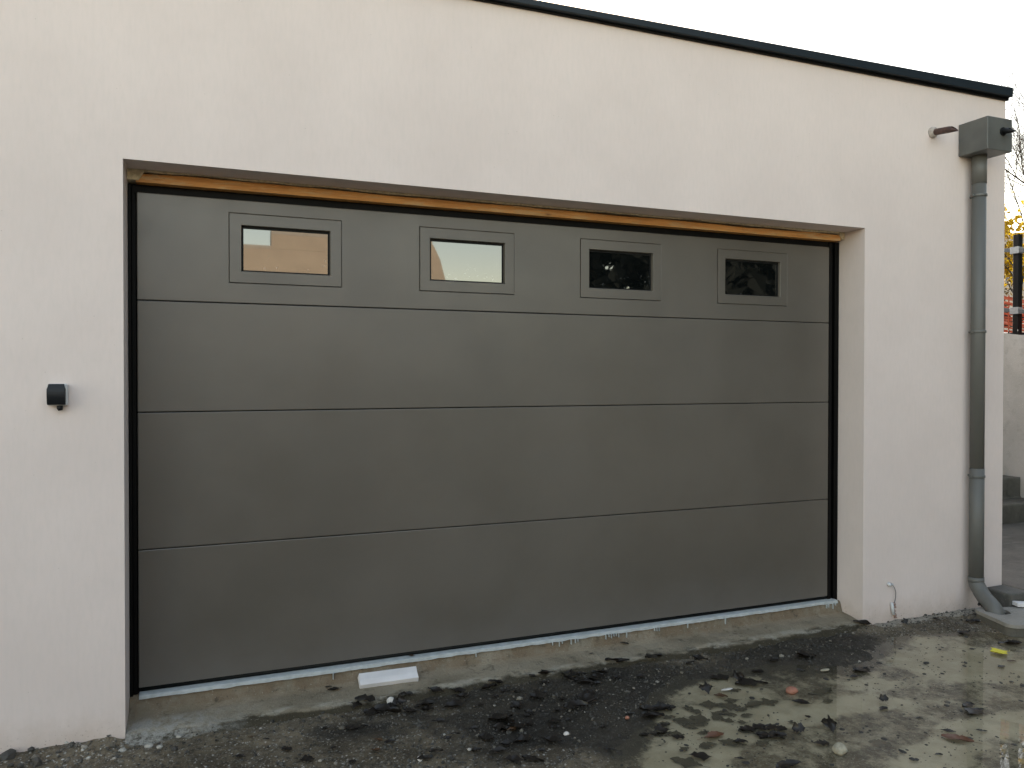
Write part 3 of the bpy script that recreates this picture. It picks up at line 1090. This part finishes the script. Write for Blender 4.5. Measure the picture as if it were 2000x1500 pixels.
SHAPES = {'oval': [leaf_mesh('oval', 3 + i) for i in range(5)], 'lobed': [leaf_mesh('lobed', 20 + i) for i in range(6)]}
CACHE = {}
LEAVES= [(0.772,0.241,0.035,2,'T'),
 (0.815,0.133,0.027,1,'T'),
 (1.018,-0.059,0.023,1,'T'),
 (1.102,-0.087,0.056,5,'D'),
 (0.958,-0.03,0.08,0,'D'),
 (1.028,-0.161,0.105,1,'D'),
 (1.393,-0.054,0.064,0,'D'),
 (1.287,-0.038,0.068,1,'D'),
 (1.336,-0.203,0.089,0,'D'),
 (0.755,-0.188,0.026,1,'D'),
 (0.853,-0.253,0.048,0,'D'),
 (0.979,-0.441,0.042,1,'D'),
 (0.91,-0.492,0.037,2,'D'),
 (1.255,-0.462,0.035,1,'D'),
 (1.215,-0.495,0.034,1,'D'),
 (1.128,-0.6,0.049,1,'D'),
 (1.073,-0.623,0.044,0,'D'),
 (1.34,-0.44,0.035,1,'D'),
 (0.811,-0.519,0.028,0,'D'),
 (0.942,-0.397,0.034,2,'D'),
 (1.216,-0.333,0.049,1,'D'),
 (1.479,-0.405,0.09,0,'D'),
 (1.423,-0.635,0.05,1,'D'),
 (1.232,0.195,0.026,2,'S'),
 (1.729,-0.262,0.077,0,'D'),
 (1.818,-0.315,0.048,0,'D'),
 (1.836,-0.423,0.093,1,'D'),
 (1.919,-0.373,0.081,0,'D'),
 (1.62,-0.395,0.039,1,'D'),
 (1.601,-0.295,0.061,0,'D'),
 (1.484,-0.517,0.044,2,'D'),
 (1.501,-0.623,0.076,1,'D'),
 (1.594,-0.683,0.076,1,'D'),
 (1.358,-0.691,0.061,1,'D'),
 (1.471,-0.78,0.073,0,'D'),
 (1.394,-0.775,0.06,0,'D'),
 (1.977,-0.069,0.077,0,'D'),
 (2.007,-0.178,0.071,1,'D'),
 (2.108,-0.128,0.057,0,'D'),
 (2.051,-0.202,0.055,1,'D'),
 (2.249,-0.022,0.064,1,'D'),
 (2.302,-0.035,0.059,1,'D'),
 (2.487,-0.038,0.093,0,'D'),
 (2.184,0.192,0.045,2,'T'),
 (2.413,0.137,0.042,1,'T'),
 (2.181,0.085,0.022,1,'T'),
 (1.591,-0.041,0.06,1,'D'),
 (1.607,-0.126,0.039,1,'D'),
 (1.789,-0.037,0.036,1,'D'),
 (1.827,-0.1,0.038,1,'D'),
 (1.535,-0.725,0.031,1,'D'),
 (2.219,-0.527,0.071,0,'D'),
 (2.085,-0.729,0.075,0,'D'),
 (2.728,-0.109,0.071,1,'D'),
 (2.792,-0.446,0.137,1,'W'),
 (2.755,-0.39,0.067,5,'W'),
 (2.695,-0.338,0.088,0,'W'),
 (2.523,-0.448,0.059,5,'W'),
 (2.559,-0.52,0.054,2,'W'),
 (2.466,-0.575,0.095,0,'U'),
 (2.534,-0.614,0.09,0,'U'),
 (2.648,-0.647,0.11,1,'U'),
 (2.475,-0.685,0.065,1,'U'),
 (2.323,-0.681,0.078,0,'U'),
 (2.248,-0.673,0.082,0,'U'),
 (2.235,-0.545,0.085,0,'W'),
 (2.124,-0.803,0.056,0,'W'),
 (2.274,-0.852,0.095,6,'W'),
 (2.313,-0.925,0.094,6,'U'),
 (2.21,-0.899,0.072,1,'U'),
 (2.46,-0.853,0.084,2,'U'),
 (2.573,-0.888,0.075,0,'W'),
 (2.481,-0.914,0.057,0,'W'),
 (2.525,-0.951,0.074,0,'W'),
 (2.638,-0.95,0.048,5,'W'),
 (2.784,-0.971,0.071,5,'W'),
 (2.439,-0.97,0.06,1,'U'),
 (2.117,-0.98,0.07,0,'W'),
 (2.254,-1.047,0.033,1,'W'),
 (2.046,-0.985,0.106,0,'U'),
 (2.396,-1.16,0.1,1,'W'),
 (3.05,-0.649,0.129,1,'U'),
 (2.856,-0.717,0.086,1,'W'),
 (2.998,-0.742,0.058,1,'U'),
 (2.781,-0.851,0.028,0,'W'),
 (2.685,-0.856,0.027,1,'U'),
 (2.482,-0.777,0.039,1,'U'),
 (3.949,-0.032,0.086,1,'D'),
 (3.235,-0.849,0.038,5,'W'),
 (3.163,-0.91,0.047,1,'W'),
 (3.332,-0.575,0.062,1,'W'),
 (4.458,-0.302,0.073,1,'D'),
 (4.529,-0.537,0.099,0,'D'),
 (4.343,-0.615,0.104,4,'W'),
 (3.564,-1.027,0.067,1,'W'),
 (3.529,-1.084,0.093,1,'W'),
 (3.215,-1.248,0.099,6,'W'),
 (3.242,-1.183,0.048,1,'W'),
 (3.381,-1.233,0.035,1,'W'),
 (3.024,-1.315,0.027,1,'W'),
 (4.29,-0.717,0.038,2,'W'),
 (4.164,-0.754,0.043,1,'W'),
 (2.891,-1.148,0.073,0,'U'),
 (4.227,-0.09,0.04,5,'D'),
 (3.234,-1.041,0.027,1,'W'),
 (4.502,-0.082,0.038,1,'D'),
 (4.667,-0.201,0.082,0,'D'),
 (4.807,-0.152,0.042,5,'L'),
 (2.923,-0.34,0.058,1,'D'),
 (2.644,-0.154,0.054,1,'D'),
 (2.304,-0.205,0.046,1,'D'),
 (1.289,-0.628,0.037,1,'D'),
 (0.578,-0.347,0.041,0,'D'),
 (0.403,-0.323,0.033,1,'D'),
 (0.508,-0.226,0.025,1,'D'),
 (0.45,-0.179,0.021,2,'D'),
 (0.645,-0.462,0.044,0,'D'),
 (0.756,-0.381,0.025,1,'D'),
 (0.909,-0.234,0.031,1,'D'),
 (1.867,-0.637,0.031,1,'D'),
 (2.033,-0.569,0.037,1,'D'),
 (1.756,-0.514,0.031,1,'D'),
 (1.799,-0.806,0.033,1,'D'),
 (2.429,-0.672,0.06,0,'U'),
 (2.464,-0.663,0.061,1,'U'),
 (2.737,-0.615,0.036,0,'U'),
 (2.342,-0.563,0.045,0,'U'),
 (2.274,-0.836,0.031,1,'U'),
 (2.679,-0.476,0.05,0,'U'),
 (2.302,-0.722,0.056,0,'U'),
 (2.584,-0.573,0.063,1,'U'),
 (2.405,-0.697,0.051,0,'U'),
 (2.738,-0.652,0.075,0,'U'),
 (2.565,-0.668,0.054,1,'U'),
 (2.434,-0.736,0.052,0,'U'),
 (2.353,-0.608,0.051,0,'U'),
 (2.546,-0.724,0.051,1,'U'),
 (2.149,-0.662,0.054,0,'U'),
 (2.243,-0.731,0.06,0,'U'),
 (2.214,-0.61,0.044,0,'U'),
 (2.089,-0.743,0.068,0,'U'),
 (2.244,-0.699,0.034,1,'U'),
 (2.101,-0.889,0.044,0,'U'),
 (2.144,-0.764,0.061,0,'U'),
 (2.263,-0.796,0.051,1,'U'),
 (2.514,-0.844,0.054,0,'W'),
 (2.467,-0.923,0.059,1,'W'),
 (2.517,-0.877,0.044,0,'W'),
 (2.464,-0.937,0.041,0,'W'),
 (2.453,-0.851,0.062,0,'W'),
 (2.35,-0.931,0.049,1,'W'),
 (2.651,-1.07,0.057,0,'W'),
 (2.529,-0.927,0.042,1,'W'),
 (2.043,-0.081,0.039,1,'D'),
 (1.96,-0.104,0.038,0,'D'),
 (2.134,-0.095,0.07,1,'D'),
 (2.189,-0.181,0.054,0,'D'),
 (2.015,-0.14,0.069,0,'D'),
 (1.967,-0.299,0.049,0,'D'),
 (2.053,-0.162,0.056,0,'D'),
 (1.859,-0.037,0.069,0,'D'),
 (2.064,-0.166,0.061,1,'D'),
 (1.438,-0.243,0.035,0,'D'),
 (1.212,-0.136,0.075,0,'D'),
 (1.207,-0.181,0.056,0,'D'),
 (1.147,-0.032,0.053,0,'D'),
 (1.664,-0.154,0.039,0,'D'),
 (1.535,-0.179,0.036,0,'D'),
 (1.398,-0.125,0.053,1,'D'),
 (1.546,-0.069,0.069,1,'D'),
 (1.362,-0.539,0.056,0,'D'),
 (1.577,-0.497,0.042,0,'D'),
 (1.453,-0.474,0.057,0,'D'),
 (1.693,-0.505,0.045,0,'D'),
 (1.494,-0.443,0.069,0,'D'),
 (1.674,-0.551,0.035,0,'D'),
 (1.513,-0.503,0.068,0,'D'),
 (1.471,-0.502,0.055,0,'D'),
 (1.6,-0.414,0.032,0,'D'),
 (1.749,-0.412,0.037,1,'D'),
 (0.908,-0.046,0.054,0,'D'),
 (0.962,-0.124,0.06,0,'D'),
 (1.122,-0.181,0.057,1,'D'),
 (1.056,-0.092,0.065,0,'D'),
 (0.838,0.096,0.055,0,'D'),
 (2.009,-0.734,0.041,0,'D'),
 (2.217,-0.538,0.042,0,'D'),
 (2.115,-0.607,0.071,0,'D'),
 (2.162,-0.591,0.053,0,'D'),
 (2.148,-0.54,0.068,1,'D'),
 (2.135,-0.68,0.052,0,'D'),
 (3.145,-0.405,0.037,1,'D'),
 (3.434,-0.526,0.082,0,'D'),
 (3.293,-0.283,0.083,0,'D'),
 (3.09,-0.259,0.049,0,'D'),
 (3.251,-0.299,0.066,0,'D')]


def ramp_z(y):
    return float(np.interp(y, [-.08, -.055, -.03, -.005, .04, .10, .157], [-.16, -.122, -.106, -.1, -.095, -.088, -.080]))


SPECIAL = {
    4: 'bright yellow oval leaf floating on the puddle near the drain box',
}
BROWN = iter(['reddish brown oval leaf on the puddle among drowned leaves', 'long faded brown leaf half under water touching the reddish brown leaf',
              'olive brown leaf with pale rib on the puddle right of the rough pale stone'])
UPR = iter(['black curled leaf standing upright beside the chalk white stone', 'black leaf tip rising next to the long black leaf in the puddle',
            'curled black leaf standing in the puddle left of the white flake', 'curled black leaf standing in water right of the dark leaf heap',
            'biggest curled black leaf, at the door reflection edge in the puddle', 'small upright dark leaf in the bright wall reflection on the puddle',
            'small upright dark leaf at the wall foot beside the conduit', 'small dark leaf curled up on the drain lid left of the pipe'])
RAMP = iter(['brown leaf on the threshold just left of the white offcut, nearer the sill', 'dark leaf on the threshold left of the white offcut, beside two pale specks',
             'tiny black leaf at the threshold edge below the white offcut', 'slim reddish leaf on the middle of the concrete threshold',
             'slim black leaf on the concrete threshold, right of the slim reddish leaf', 'black crumb of leaf at the middle threshold edge'])
for i, (x, y, L_, kd, zone) in enumerate(LEAVES):
    r_ = random.Random(900 + i)
    shp = 'lobed' if kd in (0, 5) else 'oval'
    si = r_.randrange(len(SHAPES[shp]))
    mat = {0: L_DARK, 1: L_DARK, 2: L_BRN, 5: L_DARK, 4: L_FLOAT, 6: L_RED}[kd]
    if zone == 'U':
        mat = L_SUB
    key = (shp, si, mat.name)
    if key not in CACHE:
        CACHE[key] = with_mat(SHAPES[shp][si], mat)
    o_ = bpy.data.objects.new('dead_leaf', CACHE[key])
    COL.objects.link(o_)
    s_ = L_ * (.95 if kd == 4 else 1.22)
    flat = .35 if zone == 'U' else (.5 if zone in 'WTS' else .8)
    o_.scale = (s_, s_ * (1.7 if kd == 4 else r_.uniform(.8, 1.25)), s_ * flat)
    # most leaves lie lengthways across the view
    o_.rotation_euler = (r_.uniform(-.2, .2) if zone == 'D' else 0, r_.uniform(-.12, .12) if zone == 'D' else 0, -YAW + r_.choice((0, pi)) + r_.uniform(-.6, .6))
    if kd == 4:
        o_.rotation_euler.z = -YAW + .1
    if zone in 'WU':
        z_ = ZW + (.0015 if zone == 'W' else -.006) + (.0 if kd != 4 else .005)
        if zone == 'U':
            z_ = max(z_, float(gh(x, y)) + .0015)
        if zone == 'W':
            z_ = max(z_, float(gh(x, y)) + .002)
    elif zone == 'S':
        z_ = -.006
    elif zone == 'L':
        z_ = -.058
    else:
        z_ = max(float(gh(x, y)), ramp_z(y) if y < .157 and OX0 < x < OX1 else -1) + .004 + .08 * s_
    if kd == 5:
        o_.rotation_euler = (r_.uniform(.7, 1.1), r_.uniform(-.4, .4), r_.uniform(-.5, .5) - YAW)
        o_.scale = (s_, s_, s_)
        z_ += .26 * s_
    o_.location = (x, y, z_)
    if kd == 4:
        lab, grp = SPECIAL[4], None
    elif kd == 6:
        lab, grp = next(BROWN), 'fallen leaves in the puddle'
    elif kd == 5:
        lab, grp = next(UPR), 'curled leaves standing upright'
    elif zone == 'T':
        lab, grp = next(RAMP), 'leaves on the concrete threshold'
    elif zone == 'S':
        lab, grp = 'small rust red leaf lying on the white sill strip', None
    elif L_ > .125 and zone == 'W':
        lab, grp = 'longest black leaf on the puddle, before the threshold', None
    elif zone == 'U' and x > 3.0 and y > -.7:
        lab, grp = 'long drowned brown leaf touching the door reflection edge', None
    elif zone == 'U':
        lab, grp = 'dull drowned leaf under the murky puddle water', 'drowned leaves'
    elif zone == 'W':
        lab, grp = 'flat wet black leaf lying on the shallow puddle', 'fallen leaves in the puddle'
    elif x > 3.6:
        lab, grp = 'flat dark leaf on damp ground between conduit and drain box', 'leaves on the damp ground by the drain'
    elif kd == 2:
        lab, grp = 'dull brown leaf lying on the gravel in front of the door', 'fallen leaves on the gravel'
    elif kd == 0:
        lab, grp = 'ragged wet black leaf lying on the gravel in front of the door', 'fallen leaves on the gravel'
    else:
        lab, grp = 'oval wet black leaf lying on the gravel in front of the door', 'fallen leaves on the gravel'
    tag(o_, lab, 'leaf', grp)

# twig beside the big leaf
m = MB()
m.tube([(1.80, -.425, -.112), (1.88, -.41, -.108), (1.97, -.375, -.106), (2.05, -.335, -.110)], [.003, .0028, .002, .0015], 6)
tag(m.build('twig', BARK), 'thin dark bent twig on the gravel before the middle of the door', 'twig')

# ------------------------------------------------------------ grit and gravel
ico = bmesh.new()
bmesh.ops.create_icosphere(ico, subdivisions=1, radius=1)
iv = np.array([v.co[:] for v in ico.verts])
ifc = np.array([[v.index for v in f_.verts] for f_ in ico.faces])
ico.free()
NG = 22000
gx = RNG.uniform(-.75, 4.9, NG * 2)
gy = RNG.uniform(-1.75, .02, NG * 2)
yb = np.interp(gx, EDGE_X, EDGE_Y)
dens = sstep(-.05, .10, gy - yb) * (.35 + .65 * sstep(-.25, .25, vnoise(gx, gy, 2.6, 71, 4)))
dens += .10 * sstep(0, .3, vnoise(gx, gy, 3.1, 73, 3))
band = np.exp(-((gy + .085) / .03) ** 2) * (gx > -.1) * (gx < 4)
dens = np.clip(dens * (.55 + .45 * (gx > .9)) + .5 * band, 0, 1)
keep = RNG.random(NG * 2) < dens
gx, gy = gx[keep][:NG], gy[keep][:NG]
n = len(gx)
size = np.clip(RNG.lognormal(math.log(.0026), .58, n), .0011, .013)
# coarser pale pebbles by the wall foot at the left
lf = (gx < -.02) & (gy > -.2)
size[lf] *= RNG.uniform(1.2, 2.4, lf.sum())
# dark crumbs of leaf and soil floating on the puddle
nc = 2600
cx_, cy_ = RNG.uniform(1.7, 4.9, nc), RNG.uniform(-1.7, -.2, nc)
okc = (np.interp(cx_, EDGE_X, EDGE_Y) - cy_ > .02) & (vnoise(cx_, cy_, 4, 75, 3) > -.15)
cx_, cy_ = cx_[okc], cy_[okc]
gx, gy = np.concatenate([gx, cx_]), np.concatenate([gy, cy_])
size = np.concatenate([size, np.clip(RNG.lognormal(math.log(.0028), .7, len(cx_)), .0012, .014)])
crumb = np.arange(len(gx)) >= n
n = len(gx)
gz = np.where(crumb, ZW + .0004, gh(gx, gy) + size * .25)
rz = RNG.random((n, 3)) * 2 * pi
sc = size[:, None] * RNG.uniform(.6, 1.35, (n, 3))
sc[:, 2] *= np.where(crumb, .25, .75)
vs = iv[None] * (1 + .25 * RNG.uniform(-1, 1, (n, len(iv), 1))) * sc[:, None, :]
ca, sa = np.cos(rz[:, 0])[:, None], np.sin(rz[:, 0])[:, None]
vx, vy = vs[..., 0] * ca - vs[..., 1] * sa, vs[..., 0] * sa + vs[..., 1] * ca
vs = np.stack([vx + gx[:, None], vy + gy[:, None], vs[..., 2] + gz[:, None]], -1)
fs = (ifc[None] + (np.arange(n) * len(iv))[:, None, None]).reshape(-1, 3)
gr = fast_mesh('gravel', vs.reshape(-1, 3), fs, GRAVEL, smooth=False)
tone = np.repeat(np.where(crumb, 0, np.clip(RNG.beta(1.2, 2.1, n) + .15 * vnoise(gx, gy, 4, 77, 2) + .25 * (gx < -.02), 0, 1)), len(iv))
a_ = gr.data.attributes.new('tone', 'FLOAT', 'POINT')
a_.data.foreach_set('value', tone.astype(np.float32))
tag(gr, kind='stuff', label='loose mixed grit and gravel strewn over the muddy forecourt', cat='gravel')

# ------------------------------------------------------------ alley: steps, retaining wall, railing, net
STP = MB()
ry = [1.45, 1.70, 1.94] + [2.18 + .25 * i for i in range(7)]
rz_ = [.19, .39, .595] + [.79 + .18 * i for i in range(7)]
pts = [(1.45, -.3)]
for y_, z_ in zip(ry, rz_):
    pts += [(y_, pts[-1][1] if len(pts) > 1 else .0), (y_, z_)]
pts[1] = (1.4501, 0.0)
pts += [(7.09, rz_[-1]), (7.09, -.3)]
STP.prism(pts, 5.203, 7.797, axis='x')  # width and landing stretched out of view to block sun on the path
tag(STP.build('concrete_steps', STEPC, bevel=.018), 'rough mossy concrete steps going up beside the garage', 'steps')


def wt(y):
    return 1.805 + .16 * (y - 1.74)


m = MB()
m.prism([(-2.2, -.4), (6.5, -.4), (6.5, wt(4.6)), (4.6, wt(4.6)), (-2.2, wt(-2.2))], 7.80, 8.0, axis='x')
tag(m.build('retaining_wall', RETAIN, bevel=.012), 'pale rendered retaining wall carrying the dark railing beyond the garage', 'wall')

FN = thing('railing', 'dark metal railing with grey rails on top of the pale retaining wall', 'railing')
PY = [1.80 + 1.45 * i for i in range(-2, 3)]
for y_ in PY:
    z_ = wt(min(y_, 4.6))
    m = MB()
    m.box(7.845, 7.905, y_ - .03, y_ + .03, z_ + .008, z_ + 1.0)
    po = m.build('post', POSTM, FN, bevel=.003)
    m = MB()
    m.box(7.805, 7.945, y_ - .07, y_ + .07, z_ - .012, z_ + .012)
    for bx in (7.822, 7.928):
        for by in (-.05, .05):
            m.tube([(bx, y_ + by, z_ + .012), (bx, y_ + by, z_ + .045)], .006, 8)
    m.build('base_plate', POSTM, po)
    for dz in (.84, .235):
        m = MB()
        m.box(7.822, 7.844, y_ - .045, y_ + .045, z_ + dz - .034, z_ + dz + .034)
        m.box(7.8445, 7.906, y_ - .036, y_ - .031, z_ + dz - .032, z_ + dz + .032)
        m.build('bracket', BRACK, po, bevel=.003)
for dz in (.84, .235):
    m = MB()
    ya, yb_ = PY[0] - .2, 4.5
    m.add([(x, y, wt(y) + dz + z) for y in (ya, yb_) for (x, z) in ((7.826, -.020), (7.842, -.020), (7.842, .020), (7.826, .020))],
          [(0, 1, 2, 3), (7, 6, 5, 4), (0, 4, 5, 1), (1, 5, 6, 2), (2, 6, 7, 3), (3, 7, 4, 0)])
    m.build('rail', RAIL, FN, bevel=.003)

m = MB()
for k in range(14):
    pth = []
    for i in range(41):
        y_ = .6 + 4.4 * i / 40
        pth.append((8.35 + .05 * float(vnoise(y_, k * .3, 2, 81, 2)), y_, wt(y_) + .0 + .029 * k * (1 + .15 * sin(y_ * 3)) - .03 + .03 * float(vnoise(y_, k * .3, 3, 83, 3))))
    for a, b_ in zip(pth, pth[1:]):
        m.add([(a[0], a[1], a[2] - .0105), (b_[0], b_[1], b_[2] - .0105), (b_[0], b_[1], b_[2] + .0105), (a[0], a[1], a[2] + .0105),
               (a[0] + .003, a[1], a[2] - .009), (b_[0] + .003, b_[1], b_[2] - .009), (b_[0] + .003, b_[1], b_[2] + .009), (a[0] + .003, a[1], a[2] + .009)],
              [(0, 1, 2, 3), (7, 6, 5, 4), (0, 4, 5, 1), (3, 2, 6, 7)])
for i in range(74):
    y_ = .6 + 4.4 * i / 73
    m.box(8.34, 8.352, y_ - .004, y_ + .004, wt(y_), wt(y_) + .38)
tag(m.build('safety_net', NET), 'orange plastic safety net strung behind the dark railing', 'net')


# ------------------------------------------------------------ land behind and above
def hz(x, y):
    d = np.hypot(np.maximum(x - 8, 0), np.maximum(y - 5, 0))
    base = 1.72 + .16 * (np.clip(y, -3, 4.6) - 1.74)
    base = np.where(x < 8.0, 2.1 + 1.9 * sstep(7.3, 10.5, y), base)  # rise behind the garage added out of view to keep sun off the path
    h = base + 10.5 * sstep(9, 66, d) + .10 * vnoise(x, y, .5, 91, 3) * sstep(1, 6, d)
    return -.5 + (h + .5) * sstep(-13, -2.2, y)                    # the bank runs out into the forecourt


def grid(xa, ya):
    Xg, Yg = np.meshgrid(xa, ya, indexing='ij')
    n_ = np.arange(Xg.size).reshape(Xg.shape)
    return np.stack([Xg, Yg, hz(Xg, Yg)], -1).reshape(-1, 3), np.stack([n_[:-1, :-1], n_[1:, :-1], n_[1:, 1:], n_[:-1, 1:]], -1).reshape(-1, 4)


xa = np.concatenate([np.linspace(8.003, 20, 30), np.linspace(21, 120, 34), [180, 300]])
ya = np.concatenate([np.linspace(-14, 12, 54), np.linspace(13, 120, 34), [180, 300]])
v1, f1 = grid(xa, ya)
v2, f2 = grid(np.concatenate([[-200, -90, -40, -15], np.linspace(-4, 7.98, 14)]), np.concatenate([np.linspace(7.1, 30, 14), np.linspace(34, 120, 14), [180, 300]]))
hs_ = fast_mesh('hillside', np.concatenate([v1, v2]), np.concatenate([f1, f2 + len(v1)]), FIELD)
tag(hs_, kind='structure')


# ------------------------------------------------------------ trees
def grow(mb, base, direc, length, rad, level, rnd, tips, spread=.55, n=4, kids=(3, 4)):
    pth, rr = [base], [rad]
    d = direc.normalized()
    for i in range(n):
        d = (d + Vector((rnd.uniform(-1, 1), rnd.uniform(-1, 1), rnd.uniform(-.5, .9))) * .16).normalized()
        pth.append(pth[-1] + d * length / n)
        rr.append(rad * (1 - .62 * (i + 1) / n))
    mb.tube(pth, rr, 8 if level > 1 else (5 if level == 1 else 3), caps=False)
    if level == 0:
        tips += pth[1:]
        return
    for k in range(rnd.randint(*kids)):
        u = rnd.uniform(.35, 1)
        i = min(int(u * n), n - 1)
        p_ = pth[i].lerp(pth[i + 1], u * n - i)
        nd = (d + Vector((rnd.uniform(-1, 1), rnd.uniform(-1, 1), rnd.uniform(-.5, .8))) * spread * 1.6).normalized()
        grow(mb, p_, nd, length * rnd.uniform(.55, .8), max(rr[i] * .55, .0022), level - 1, rnd, tips, spread, n, kids)


def leaves(mb, tips, per, size, jit, rnd):
    for p_ in tips:
        for _ in range(per):
            c_ = p_ + Vector((rnd.gauss(0, jit), rnd.gauss(0, jit), rnd.gauss(0, jit)))
            a_ = Vector((rnd.uniform(-1, 1), rnd.uniform(-1, 1), rnd.uniform(-1, 1))).normalized()
            b_ = a_.cross(Vector((rnd.uniform(-1, 1), rnd.uniform(-1, 1), rnd.uniform(-1, 1)))).normalized()
            s_ = size * rnd.uniform(.6, 1.3)
            n_ = a_.cross(b_) * s_ * .25
            mb.add([c_ - a_ * s_, c_ + b_ * s_ * .6 + n_, c_ + a_ * s_, c_ - b_ * s_ * .6 + n_], [(0, 1, 2), (0, 2, 3)])


def tree(name, label, cat, base, h, r0, stems, level, rnd, leafmat=None, per=3, size=.04, jit=.06, spread=.55, lean=.35, group=None, kids=(3, 4)):
    t_ = thing(name, label, cat, group=group)
    tm, tips = MB(), []
    for s_ in range(stems):
        d = Vector((rnd.uniform(-lean, lean), rnd.uniform(-lean, lean), 1))
        grow(tm, Vector(base) + Vector((rnd.uniform(-.06, .06), rnd.uniform(-.06, .06), -.1)) * (stems > 1), d, h * .52, r0, level, rnd, tips, spread, kids=kids)
    tm.build('trunk', BARK, t_, fix=False)
    if leafmat and per:
        lm = MB()
        leaves(lm, tips, per, size, jit, rnd)
        lm.build('crown', leafmat, t_, fix=False)
    return t_


rnd = random.Random(5)
tree('yellow_shrub', 'shrub with bright yellow autumn leaves behind the railing', 'shrub', (11.1, 4.1, float(hz(11.1, 4.1))), 1.9, .03, 8, 3, rnd, L_YEL, 2, .045, .09, .6, .6, kids=(3, 4))
tree('bare_tree', 'leafless tree with thin grey twigs rising behind the yellow shrub', 'tree', (15.2, 4.9, float(hz(15.2, 4.9))), 5.8, .075, 1, 4, rnd, L_YEL, 0, .04, .1, .7, .1, kids=(5, 6))
tree('bare_sapling', 'leafless sapling of fine grey twigs right behind the yellow shrub', 'tree', (12.9, 5.1, float(hz(12.9, 5.1))), 4.8, .028, 4, 3, rnd, None, 0, .04, .1, .62, .28, kids=(6, 8))
tree('brown_bush', 'brown leaved bush tangle farther up the slope behind the yellow shrub', 'bush', (14.2, 7.4, float(hz(14.2, 7.4))), 1.9, .03, 7, 3, rnd, L_HEDGE, 2, .05, .1, .6, .7, kids=(3, 4))

# ------------------------------------------------------------ what stands behind the photographer (some mirrored in the door windows, some added as light blockers)
HS = thing('house', 'beige flat roofed house in the sun, mirrored in the garage door windows', 'house')
m = MB()
m.prism([(-9, -.3), (6.3, -.3), (5.6, 2.8), (5.26, 4.05), (-9, 4.05)], -21, -13.0)
m.prism([(1.58, 4.052), (5.255, 4.052), (5.10, 4.36), (1.58, 4.36)], -13.25, -13.0)
m.build('wall', HOUSEW, HS, bevel=.02)
m = MB()
m.box(-8.998, 1.579, -20.9, -13.003, 4.052, 4.115)
m.box(1.582, 5.08, -13.25, -13.002, 4.362, 4.45)
m.build('roof', HOUSEP, HS)
for x_ in (-7.2, -4.2, -1.2):
    m = MB()
    m.box(x_ - .65, x_ + .65, -13.0, -12.96, .9, 2.15)
    wf = m.build('window', WINF, HS, bevel=.005)
    m = MB()
    m.box(x_ - .57, x_ - .02, -12.958, -12.95, .98, 2.07)
    m.box(x_ + .02, x_ + .57, -12.958, -12.95, .98, 2.07)
    m.build('pane', WINM, wf)
m = MB()
m.box(2.6, 3.55, -13.0, -12.95, -.13, 2.05)
dr = m.build('door', simple('brown_house_door', (.10, .05, .025), .5, .2), HS, bevel=.005)
m = MB()
m.tube([(3.45, -12.95, .95), (3.45, -12.90, .95), (3.36, -12.90, .95)], .012, 8)
m.build('handle', ZINC, dr)


def conifer(base, h, r, seed, label):
    rn = random.Random(seed)
    t_ = thing('conifer', label, 'tree', group='dark conifers opposite the garage')
    tm = MB()
    tm.tube([(base[0], base[1], base[2] - .2), (base[0], base[1], base[2] + h * .5), (base[0], base[1], base[2] + h)], [.2, .12, .02], 10)
    tips = []
    for i in range(2600):
        u = rn.random() ** .8
        z_ = base[2] + .3 + u * (h - .3)
        rad = r * (1 - u) ** .8 * rn.uniform(.35, 1) + .05
        a = rn.uniform(0, 2 * pi)
        tips.append(Vector((base[0] + rad * cos(a), base[1] + rad * sin(a), z_ - rad * .15)))
        if i % 9 == 0:
            tm.tube([(base[0], base[1], z_ + .1), tips[-1]], [.02, .006], 4, caps=False)
    tm.build('trunk', BARK, t_, fix=False)
    lm = MB()
    leaves(lm, tips, 5, .24, .16, rn)
    lm.build('crown', L_GRN, t_, fix=False)


conifer((9.4, -9.3, -.13), 13.0, 2.9, 1, 'dark conifer nearest the beige house opposite the garage')
conifer((12.2, -8.4, float(hz(12.2, -8.4)) - .1), 14.5, 3.4, 2, 'tallest dark conifer, in the middle of the row opposite the garage')
conifer((19.0, -8.0, float(hz(19., -8.)) - .1), 12.5, 3.2, 4, 'broad dark conifer added out of view to dim the lower right wall')  # added unseen to even out the wall's darkening towards the right
conifer((13.6, -6.2, float(hz(13.6, -6.2)) - .1), 11.0, 3.0, 5, 'dark conifer forward of the row, added unseen to shade the right wall')  # added unseen, blocks skylight on the upper right wall
conifer((18.0, -3.6, float(hz(18., -3.6)) - .1), 13.0, 3.4, 6, 'largest dark conifer, outermost, added unseen to cut skylight on the garage')  # added unseen, a second skylight blocker for the right wall
conifer((14.6, -12.2, -.2), 13.5, 3.2, 3, 'dark conifer third from the beige house opposite the garage')


HD = thing('blocker_hedge', 'tall dark greenery added out of view to cut bounce light from the beige house', 'blocker_hedge')  # added out of view to cut warm bounce and reflections on the door
rn = random.Random(77)
m = MB()
m.box(-9.5, 6.2, -11.35, -10.75, -.2, 2.45)
m.build('branches', BARK, HD)
tips = []
for i in range(5200):
    tips.append(Vector((rn.uniform(-9.6, 6.3), rn.choice((-10.7, -11.4, rn.uniform(-11.4, -10.7))), rn.uniform(-.1, 2.6))))
for i in range(900):
    tips.append(Vector((rn.uniform(-9.6, 6.3), rn.uniform(-11.4, -10.7), 2.55 + rn.uniform(-.05, .15))))
lm = MB()
leaves(lm, tips, 3, .07, .07, rn)
lm.build('foliage', m_leaf('hedge_green', (.016, .026, .010), (.03, .045, .017), .6), HD, fix=False)
